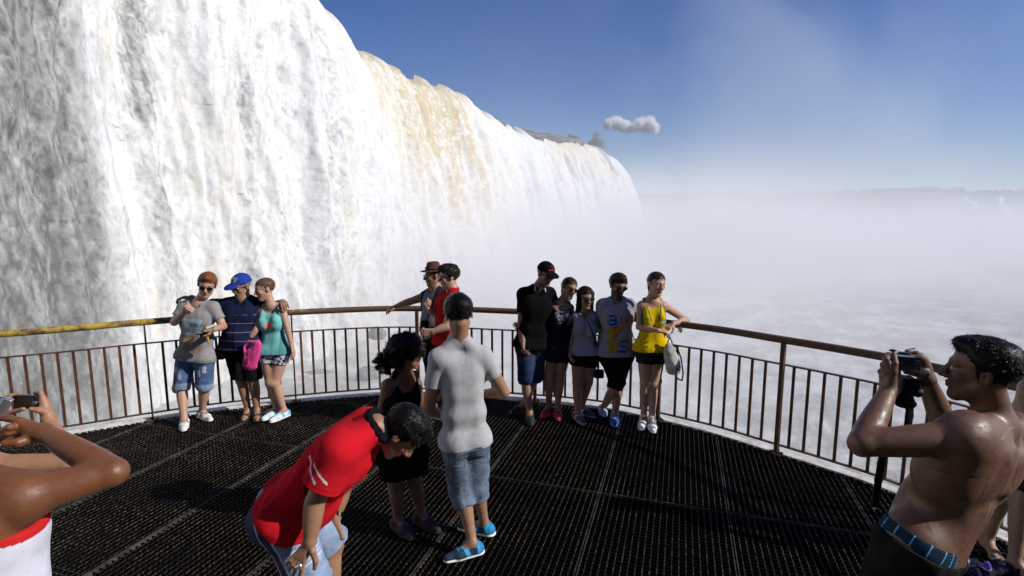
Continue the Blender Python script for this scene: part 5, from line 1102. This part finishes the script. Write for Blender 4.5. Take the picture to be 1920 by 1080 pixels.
def p7():
    p = Person('woman with curly dark hair and green hair tie looking down in a dark strappy dress', dict(hd=(764, 668), nk=(760, 706), sl=(728, 724, -.06), sr=(778, 722, .06), el=(712, 800, .02), wl=(748, 836, .22), er=(794, 780, .16), wr=(806, 782, .36),
        hl=(736, 845), hr=(770, 843, .04), kl=(742, 912), kr=(778, 905, .04), al=(747, 972), ar=(790, 962), tl=(770, 1003), tr=(808, 985)), yaw=118, pitch=42, roll=0, hs=1.02, m=1.06, fem=True, back=True, skin='brown', h=.0045, lm=1.0)
    p.hand('l', curl=(30, 40, 30), d=(.5, .8, .3)); p.hand('r', curl=(30, 40, 30), d=(.4, .8, .3))
    p.finish(); p.hair('curly', (.014, .010, .009), thick=.008, seed=5, amp=.012)
    S = Sdf(); S.add(ell(p.hp(0, .128, -.03), (.035, .012, .018), p.A), .005); S.add(ell(p.hp(0, .118, -.07), (.02, .01, .02), p.A), .005); sdf_obj('hair_tie', S, .004, M['satin'], p.root, (.04, .30, .07))
    p.shirt(flat(BLK), hem=1.1, tank=True, loose=.010, flare=.02, name='dress', amp=.006)
    p.shorts(flat(BLK), frac=.62, r1=.10, loose=.016, skirt=True, name='skirt')
    for q in 'lr': p.shoe(q, [(.015, .015, .018), (.05, .015, .035)], sole=(.03, .03, .035))
for k_, f_ in (('4', p4), ('5', p5), ('6', p6), ('7', p7), ('9', p9), ('10', p10), ('11', p11), ('12', p12), ('13', p13)):
    if want(k_): f_()
print('mid', round(time.time() - T0, 1))
# ================================================================== the foreground figures
def p8():
    p = Person('man in red shirt and pale denim shorts bending over with both hands on his knees', dict(hd=(753, 812, .02), nk=(703, 803, .0), sl=(634, 846, -.17), sr=(690, 796, .17), el=(590, 942, -.20), wl=(581, 1014, -.24), er=(641, 922, .24), wr=(628, 968, .20),
        hl=(530, 976, -.08), hr=(541, 946, .10), kl=(588, 1098, -.10), kr=(622, 1022, .20), al=(572, 1313), ar=(616, 1236), tl=(640, 1330), tr=(675, 1250)), yaw=92, pitch=62, roll=0, Y=2.35, hs=.98, m=.93, am=1.0, skin='tan', h=.0036, lm=.93)
    Y0 = p.Y; S = p.S
    for q, ww, kn, tips, th, dy in (('l', (581, 1014), [(574, 1040), (567, 1044), (561, 1043), (556, 1040)], [[(566, 1066), (562, 1082)], [(556, 1064), (550, 1077)], [(549, 1058), (542, 1068)], [(545, 1050), (538, 1057)]], [(586, 1034), (592, 1052), (590, 1066)], -.24),
                              ('r', (628, 968), [(637, 992), (632, 995), (627, 996), (622, 994)], [[(642, 1008), (643, 1018)], [(633, 1012), (633, 1024)], [(625, 1012), (622, 1024)], [(617, 1006), (611, 1016)]], [(617, 985), (611, 1000), (610, 1013)], .18)):
        for i in range(4):
            p.poly([(ww[0] + (1.5 - i) * -1.5 * 0, ww[1], dy), (kn[i][0], kn[i][1], dy - .012), ], (.017, .0125), .012)
            p.poly([(kn[i][0], kn[i][1], dy - .012), (tips[i][0][0], tips[i][0][1], dy - .02), (tips[i][1][0], tips[i][1][1], dy - .008)], (.0115, .0098, .0075), .004)
        p.poly([(ww[0], ww[1] + 4, dy)] + [(a, b, dy - .015) for a, b in th], (.018, .014, .0115, .009), .008)
    p.finish(); p.hair('short', (.007, .006, .006), thick=.005, seed=21, back_low=-.10, amp=.006, front=.055)
    def col(P, N):
        C = np.tile(V(.50, .010, .018), (len(P), 1)) * (1 + .06 * fbm(P[:, 0] * 25, P[:, 1] * 25, P[:, 2] * 25, 3, 2))[:, None]; a, e = p.j['sl'], p.j['el']; d = nrm(e - a); t_ = ((P - a) @ d) / np.linalg.norm(e - a); o = np.linalg.norm((P - a) - ((P - a) @ d)[:, None] * d, axis=1)
        x_ = (P - a) @ nrm(np.cross(d, V(0, 1, 0)))
        C = lerpc(C, V(.7, .7, .72), (o < .12) * (t_ > .25) * (np.abs(t_ - .42 - x_ * 2.0) < .020) * (np.abs(x_ + .02) < .045) * (P[:, 1] < a[1]))
        C = lerpc(C, V(.65, .65, .68), (o < .12) * (np.abs(t_ - .60 - x_ * 2.6) < .022) * (x_ < -.02) * (P[:, 1] < a[1] + .02)); C = lerpc(C, V(.12, .002, .004), (o < .12) * (np.abs(t_ - .60) < .006) * .8)
        return C
    p.shirt(col, hem=.97, sleeve=.68, sr=.084, loose=.024, flare=.002, amp=.016, fr=8, collar=(.008, .008, .012), cup=.018, h=.0036, seed=5, belly=.02)
    def dc(P, N):
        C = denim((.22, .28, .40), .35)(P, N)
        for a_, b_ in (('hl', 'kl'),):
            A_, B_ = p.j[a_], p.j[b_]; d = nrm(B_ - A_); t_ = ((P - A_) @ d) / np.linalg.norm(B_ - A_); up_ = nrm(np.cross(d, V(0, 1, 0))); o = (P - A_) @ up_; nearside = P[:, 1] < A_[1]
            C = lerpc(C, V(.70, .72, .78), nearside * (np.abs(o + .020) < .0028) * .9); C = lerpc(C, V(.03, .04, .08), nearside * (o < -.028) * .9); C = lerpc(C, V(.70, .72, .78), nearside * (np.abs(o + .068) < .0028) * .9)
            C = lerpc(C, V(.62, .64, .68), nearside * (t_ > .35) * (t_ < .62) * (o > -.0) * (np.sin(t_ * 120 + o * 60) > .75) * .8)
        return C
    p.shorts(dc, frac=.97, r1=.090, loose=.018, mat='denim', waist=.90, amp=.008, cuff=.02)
    for q in 'lr': p.shoe(q, (.03, .03, .03))
    w_ = p.j['wr']; d = nrm(w_ - p.j['er']); S = Sdf(); S.add(cone(w_ - d * .035, w_ - d * .012, .034, .034), .003); S.add(rbox(w_ - d * .022 + V(.005, -.032, .01), (.018, .008, .018), None, .005), .004); sdf_obj('watch', S, .003, M['gloss'], p.root, (.012, .012, .015))
    S = Sdf(); S.add(cone(w_ - d * .006, w_ + d * .002, .033, .033), .003); sdf_obj('wristband', S, .003, M['matt'], p.root, (.12, .38, .45))
    k = J(560, 1062, p.Y - .262); S = Sdf(); S.add(cone(k - V(.006, 0, .003), k + V(.006, 0, .003), .012, .012), .002); sdf_obj('ring', S, .002, M['metal'], p.root, (.8, .8, .8))
def p14():
    p = Person('shirtless man with wet dark hair raising a camera in both hands', dict(hd=(1838, 697, .02), nk=(1868, 800, .0), sl=(1902, 806, .15), sr=(1800, 822, -.16), er=(1616, 832, -.10), wr=(1665, 735, .06), el=(1772, 800, .34), wl=(1737, 712, .17),
        hl=(1752, 1008, .09), hr=(1700, 1024, -.09), kl=(1610, 1250, .12), kr=(1585, 1300, -.10), al=(1700, 1400), ar=(1690, 1475), tl=(1590, 1400), tr=(1570, 1470)), yaw=-127, pitch=-2, roll=0, Y=1.9, hs=1.0, m=1.02, am=1.08, skin=V(.13, .062, .036), h=.004, mat='wetskin', lm=.95)
    S = p.S; c = lambda t, a, w_: p.ms + (p.mh - p.ms) * t + p.lat * a + p.fw * w_
    # back muscles: shoulder blades, the furrow of the spine, the flank
    for q in (-1, 1):
        S.add(ell(c(.20, q * .085, -.085), (.055, .085, .030), [p.lat, p.up, p.fw]), .035); S.add(cone(c(.10, q * .14, -.075), c(.34, q * .05, -.105), .020, .014), .03); S.add(cone(c(.30, q * .13, -.02), c(.75, q * .07, -.05), .055, .035), .05)
        S.add(cone(c(.55, q * .030, -.085), c(.98, q * .030, -.085), .024, .026), .03)
    S.sub(cone(c(.05, 0, -.125), c(.95, 0, -.125), .012, .012), .03)
    S.add(ell(c(.70, 0, .045), (.11, .15, .085), [p.lat, p.up, p.fw]), .06)
    S.add(ball(p.j['sr'] + V(.0, 0, .005), .068), .04); S.add(ball(p.j['sl'], .066), .04)
    # near hand: back of the hand towards us, index finger raised along the camera
    Pl = p.poly
    for i, (a, b) in enumerate(((1675, 695), (1669, 695), (1662, 700), (1656, 707))): Pl([(1666, 733, .06), (a, b, .05 + .012 * i)], (.023, .0145), .014)
    Pl([(1675, 697, .045), (1678, 681, .05), (1676, 665, .075)], (.0135, .0115, .0092), .004)
    Pl([(1670, 695, .05), (1661, 673, .06), (1668, 664, .10)], (.0130, .0110, .0090), .004)
    Pl([(1663, 699, .06), (1656, 684, .07), (1664, 675, .11)], (.0125, .0110, .0090), .004)
    Pl([(1657, 706, .07), (1651, 697, .09), (1659, 687, .12)], (.0120, .0100, .0085), .004)
    Pl([(1670, 722, .06), (1682, 706, .10), (1683, 697, .13)], (.018, .014, .011), .008)
    # far hand: thumb under the camera, fingers over the top
    for a, b in ((1722, 668), (1727, 672), (1731, 678), (1733, 686)): Pl([(1738, 712, .17), (a + 2, b, .17)], (.023, .0150), .014)
    Pl([(1723, 669, .16), (1713, 658, .15), (1701, 659, .14)], (.0135, .0115, .0090), .004)
    Pl([(1726, 672, .18), (1714, 665, .20), (1706, 667, .20)], (.0130, .0110, .0090), .004)
    Pl([(1729, 678, .20), (1717, 676, .23), (1709, 680, .23)], (.0125, .0105, .0090), .004); Pl([(1731, 686, .21), (1720, 688, .24), (1713, 691, .24)], (.012, .010, .0085), .004)
    Pl([(1733, 700, .15), (1716, 699, .12), (1699, 697, .10)], (.019, .0135, .0100), .008)
    def skin_mottle(P, N, C):
        a, t, w_ = p.tc(P); fl = fbm(P[:, 0] * 130, P[:, 1] * 130, P[:, 2] * 130, 2, 8); return C * (1 + .05 * fl)[:, None]  # fine random mottling of the skin's own tone
    p.paint.append(skin_mottle)
    p.finish(beard=.45, brow=(.03, .02, .015), nose=1.08, h=.0036); p.hair('short', (.016, .011, .009), thick=.001, seed=31, back_low=-.085, amp=.005, front=.085)
    S = Sdf(); lv = p.levels(.006)
    for c0, la, fwd, hwd, r, t in lv[3:]: S.add(cone(c0 - la * hwd, c0 + la * hwd, r, r), .07)
    for q in (-1, 1): c0 = p.mh - p.up * .035 + p.lath * q * .065 - p.fwh * .045; S.add(ball(c0, .078 * p.lm + .006), .05)
    S.cut(p.ms + (p.mh - p.ms) * .90, p.up); S.cut(p.ms + (p.mh - p.ms) * 1.12, -p.up)
    def uc(P, N):
        a, t, w_ = p.tc(P); an = np.arctan2(a, w_); C = np.tile(V(.020, .045, .085), (len(P), 1)); C = lerpc(C, V(.008, .012, .025), (np.sin(t * 260) > .5) * 1.); return lerpc(C, V(.15, .45, .62), (np.abs(np.mod(an * 14 / math.pi, 1) - .5) < .04) * 1.)
    sdf_obj('underwear', S, .003, M['cloth'], p.root, uc)
    def pc(P, N): n = fbm(P[:, 0] * 22, P[:, 1] * 22, P[:, 2] * 14, 4, 3); return np.clip(V(.014, .013, .011) * (1 + .9 * n)[:, None], .005, 1)
    p.shorts(pc, frac=1.0, r1=.092, loose=.011, mat='cloth', waist=1.0, name='trunks', amp=.008, h=.0042)
    # the camera, its case and its strap
    A = hframe(-192, -3, 3); A = np.array([A[0], A[1], A[2]]); cc = J(1692, 679, p.Y + .115); S = Sdf()
    S.add(rbox(cc, (.058, .032, .016), A, .006), .003); S.add(cone(cc + A[2] * .01, cc + A[2] * .045, .024, .022, cut=(0, 1)), .003)
    sc_n = -A[2]
    S.add(rbox(cc + A[1] * .034 , (.020, .006, .010), A, .003), .003)
    def cc_(P, N):
        q = (P - cc) @ A.T; C = np.tile(V(.015, .015, .017), (len(P), 1)); f = q[:, 2] < -.012; sx = -1 if A[0][0] > 0 else 1
        x_ = q[:, 0] * (1 if A[0][0] > 0 else -1); C = lerpc(C, V(.35, .35, .36), ((np.abs(q[:, 1]) > .026) & (np.abs(q[:, 1]) < .031) & f) * 1.); C = lerpc(C, V(.02, .02, .03), (f & (np.abs(x_ + .012) < .036) & (np.abs(q[:, 1]) < .023)) * 1.)
        return lerpc(C, V(.30, .30, .30), (f & (x_ > .034) & (np.abs(q[:, 1]) < .022) & (np.sin(q[:, 1] * 520) > .7)) * 1.)
    cm = thing_sdf('camera', 'silver-edged compact camera with a dark screen held up by the shirtless man', 'camera', S, .0026, 'gloss', cc_)
    S = Sdf(); tp = J(1674, 657, p.Y + .12); S.add(cone(J(1675, 663, p.Y + .12), tp, .004, .005), .002); S.add(ell(tp, (.014, .012, .004)), .003)
    o = sdf_obj('hot_shoe_knob', S, .002, M['matt'], None, BLK); o.parent = cm; o.location = -cm.location
    S = Sdf(); y_ = .16
    S.add(rbox(J(1698, 722, p.Y + y_), (.034, .034, .040), hframe(-190, 0, 4), .012), .006); S.add(cone(J(1694, 748, p.Y + y_ - .03), J(1697, 755, p.Y + y_ - .04), .040, .036, flat=(V(0, 0, 1), .6)), .008); S.add(ball(J(1721, 735, p.Y + y_), .020), .012)
    S.sub(cone(J(1693, 748, p.Y + y_ - .09), J(1694, 751, p.Y + y_ - .045), .028, .028), .004)
    S.disp(lambda P: .003 * fbm(P[:, 0] * 50, P[:, 1] * 50, P[:, 2] * 50, 2, 2), .004)
    cs = thing_sdf('camera_case', 'open black camera case hanging below the raised camera', 'case', S, .003, 'matt', BLK)
    S = Sdf(); pts = [(1706, 756, y_), (1705, 780, y_), (1701, 805, y_), (1680, 822, y_), (1657, 842, y_), (1652, 870, y_ - .02), (1647, 900, y_ - .05), (1641, 945, y_ - .1)]
    for a_, b_ in zip(pts[:-1], pts[1:]): S.add(cone(J(a_[0], a_[1], p.Y + a_[2]), J(b_[0], b_[1], p.Y + b_[2]), .017, .017, flat=(V(0, 1, 0), .35)), .004)
    o = sdf_obj('strap', S, .003, M['matt'], None, BLK); o.parent = cs; o.location = -cs.location
    S = Sdf(); S.add(rbox(J(1641, 950, p.Y + .06), (.007, .004, .012), None, .002), .001); o = sdf_obj('buckle', S, .002, M['gloss'], None, (.6, .6, .6)); o.parent = cs; o.location = -cs.location
def p15():
    p = Person('barefoot person in black swim shorts at the right edge of the picture, bare back', dict(hd=(1985, 600), nk=(1978, 640), sl=(1938, 672, .05), sr=(2015, 672, -.05), el=(1925, 740, -.1), wl=(1935, 800, -.15), er=(2050, 745), wr=(2060, 800),
        hl=(1918, 846, .04), hr=(1958, 850, -.04), kl=(1880, 915, .03), kr=(1915, 935, -.06), al=(1852, 1008), ar=(1903, 1052), tl=(1880, 1056), tr=(1925, 1082)), yaw=120, pitch=5, Y=3.35, hs=1.0, m=1.12, back=True, skin=V(.27, .17, .11), h=.0045, lm=1.02)
    p.hand('l'); p.hand('r'); p.finish(bare='lr'); p.hair('short')
    p.shorts(flat(BLK), frac=.85, r1=.085, loose=.012, mat='satin', waist=.80)
def p16():
    p = Person('tanned person at the left edge in a white top with red trim', dict(hd=(-120, 800, .0), nk=(-95, 870), sl=(-200, 920, -.05), sr=(48, 932, .0), er=(212, 886, .10), wr=(84, 812, .20), el=(-300, 980, .0), wl=(-200, 860, .25),
        hl=(-120, 1200), hr=(20, 1200), kl=(-130, 1450), kr=(-10, 1450), al=(-110, 1650), ar=(0, 1650), tl=(-110, 1590), tr=(0, 1590)), yaw=185, pitch=0, Y=1.45, hs=1.0, m=.98, am=1.02, back=True, fem=False, skin=V(.165, .060, .024), h=.0036, mat='wetskin')
    S = p.S; c = lambda t, a, w_: p.ms + (p.mh - p.ms) * t + p.lat * a + p.fw * w_
    for q in (-1, 1): S.add(ell(c(.20, q * .09, -.075), (.055, .085, .028), [p.lat, p.up, p.fw]), .03)
    S.add(ball(p.j['sr'] + V(.0, 0, .0), .062), .04)
    Pl = p.poly
    for a, b in ((40, 792), (38, 799), (36, 806), (36, 813)): Pl([(82, 812, .20), (a, b, .20)], (.024, .014), .014)
    Pl([(40, 790, .20), (14, 784, .20), (-10, 783, .2)], (.0125, .011, .009), .004); Pl([(38, 799, .20), (18, 801, .17), (4, 807, .17)], (.012, .011, .009), .004)
    Pl([(36, 806, .2), (14, 811, .17), (2, 818, .17)], (.012, .0105, .009), .004); Pl([(34, 813, .20), (12, 820, .18), (0, 828, .18)], (.0115, .010, .0085), .004)
    Pl([(60, 822, .19), (34, 830, .16), (10, 831, .15)], (.018, .014, .011), .008)
    p.finish(h=.0036)
    p.hair('short')
    S = Sdf()
    for c0, la, fwd, hwd, r, t in p.levels(.030)[1:]: S.add(cone(c0 - la * (hwd), c0 + la * (hwd), r, r), .07)
    S.add(cone(p.mh + (p.mh - p.ms) * .2 - p.lat * .08, p.mh + (p.mh - p.ms) * .2 + p.lat * .08, .12, .12), .06)
    P0 = J(45, 1056, p.Y - .12); S.cut(P0, (.42, 0, 1)); S.disp(p.folds(.005, 8, 3), .006)
    sdf_obj('top', S, .0036, M['cloth'], p.root, lambda P, N: lerpc(np.tile(V(.62, .62, .70), (len(P), 1)), V(.50, .02, .02), (((P - P0) @ V(.42, 0, 1)) > -.022) * 1.))
def p17():
    p = Person('person at the left edge holding up a black compact camera', dict(hd=(-110, 765), nk=(-95, 820), sl=(-175, 862, -.02), sr=(-8, 876, .02), er=(132, 868, .06), wr=(92, 788, .18), el=(-120, 900, .1), wl=(-20, 790, .2),
        hl=(-210, 1060), hr=(-140, 1060), kl=(-120, 1240), kr=(-50, 1240), al=(-120, 1400), ar=(-50, 1400), tl=(-120, 1360), tr=(-50, 1360)), yaw=178, pitch=0, Y=1.95, hs=1.0, m=.98, am=1.05, back=True, fem=True, skin=V(.33, .165, .095), h=.004)
    Pl = p.poly
    for a, b in ((80, 748), (82, 752), (84, 758), (84, 765)): Pl([(91, 784, .18), (a, b, .19)], (.021, .0135), .012)
    Pl([(80, 746, .19), (76, 736, .19), (66, 736, .20)], (.012, .010, .008), .004); Pl([(82, 752, .21), (75, 744, .24), (66, 744, .25)], (.012, .010, .008), .004); Pl([(84, 758, .21), (76, 754, .24), (68, 754, .25)], (.0115, .0095, .008), .004)
    Pl([(84, 772, .17), (72, 769, .16), (58, 767, .15)], (.015, .0115, .009), .006)
    for a, b in ((2, 752), (0, 758), (-2, 764), (-4, 770)): Pl([(-20, 786, .2), (a, b, .19)], (.02, .0125), .012)
    Pl([(2, 752, .19), (20, 742, .18), (37, 739, .19)], (.0115, .0098, .0080), .004); Pl([(0, 756, .2), (14, 750, .17), (24, 752, .17)], (.0115, .0095, .008), .004)
    Pl([(-6, 780, .18), (18, 774, .16), (44, 767, .15)], (.015, .011, .0085), .006)
    p.finish(h=.004); p.hair('tied')
    S = Sdf(); a = p.j['sr'] * .45 + p.j['nk'] * .55
    p.shirt(lambda P, N: lerpc(np.tile(V(.60, .60, .66), (len(P), 1)), V(.50, .02, .02), (p.tc(P)[1] < .16) * 1.), hem=1.0, tank=True, loose=.006, flare=.01, name='tank_top', amp=.003)
    A = hframe(0, 0, 1); cc = J(50, 753, p.Y + .175); S = Sdf(); S.add(rbox(cc, (.047, .028, .012), A, .005), .003); S.add(cone(cc + V(0, .01, 0), cc + V(0, .03, 0), .020, .018, cut=(0, 1)), .003)
    def cf(P, N):
        q = P - cc; return lerpc(np.tile(V(.008, .008, .009), (len(P), 1)), V(.22, .22, .24), ((q[:, 0] > .034) & (np.abs(np.hypot(q[:, 0] - .040, q[:, 2]) - .006) < .0012)) * 1.)
    thing_sdf('camera', 'black compact camera held level by two hands at the left edge', 'camera', S, .0025, 'gloss', cf)
    S = Sdf(); cc2 = J(8, 763, p.Y - .12); A2 = hframe(20, 0, 28); S.add(rbox(cc2, (.014, .034, .011), A2, .004), .003); S.add(rbox(cc2 - V(.022, -.005, 0), (.014, .03, .016), A2, .004), .003)
    thing_sdf('camera', 'silver and black camera cut by the left edge, held by the tanned arm', 'camera', S, .0026, 'metal', lambda P, N: lerpc(np.tile(V(.6, .6, .6), (len(P), 1)), V(.02, .02, .02), (P[:, 0] < cc2[0] - .012) * 1.))
for k_, f_ in (('8', p8), ('14', p14), ('15', p15), ('16', p16), ('17', p17)):
    if want(k_): f_()
if want('cloth'):
    S = Sdf(); c = JZ(1850, 1068, .03)
    rng = np.random.default_rng(4)
    for i in range(9):
        a = c + V(rng.uniform(-.16, .18), rng.uniform(-.09, .07), 0); d = V(rng.uniform(-.1, .1), rng.uniform(-.06, .06), rng.uniform(.0, .07)); S.add(cone(a, a + d, rng.uniform(.02, .04), rng.uniform(.015, .03)), .02)
    S.disp(lambda P: .014 * -np.abs(fbm(P[:, 0] * 14, P[:, 1] * 14, P[:, 2] * 14, 3, 2)) * 2 + .006, .02); S.cut((0, 0, .002), (0, 0, -1))
    thing_sdf('towel', 'crumpled purple and dark towel on the deck at the lower right edge', 'towel', S, .004, 'cloth', lambda P, N: lerpc(lerpc(np.tile(V(.03, .025, .05), (len(P), 1)), V(.12, .08, .42), (fbm(P[:, 0] * 7, P[:, 1] * 7, P[:, 2] * 7, 2, 6) > -.05) * 1.), V(.5, .5, .55), (np.abs(fbm(P[:, 0] * 7, P[:, 1] * 7, P[:, 2] * 7, 2, 6) + .05) < .02) * 1.))
print('front', round(time.time() - T0, 1))
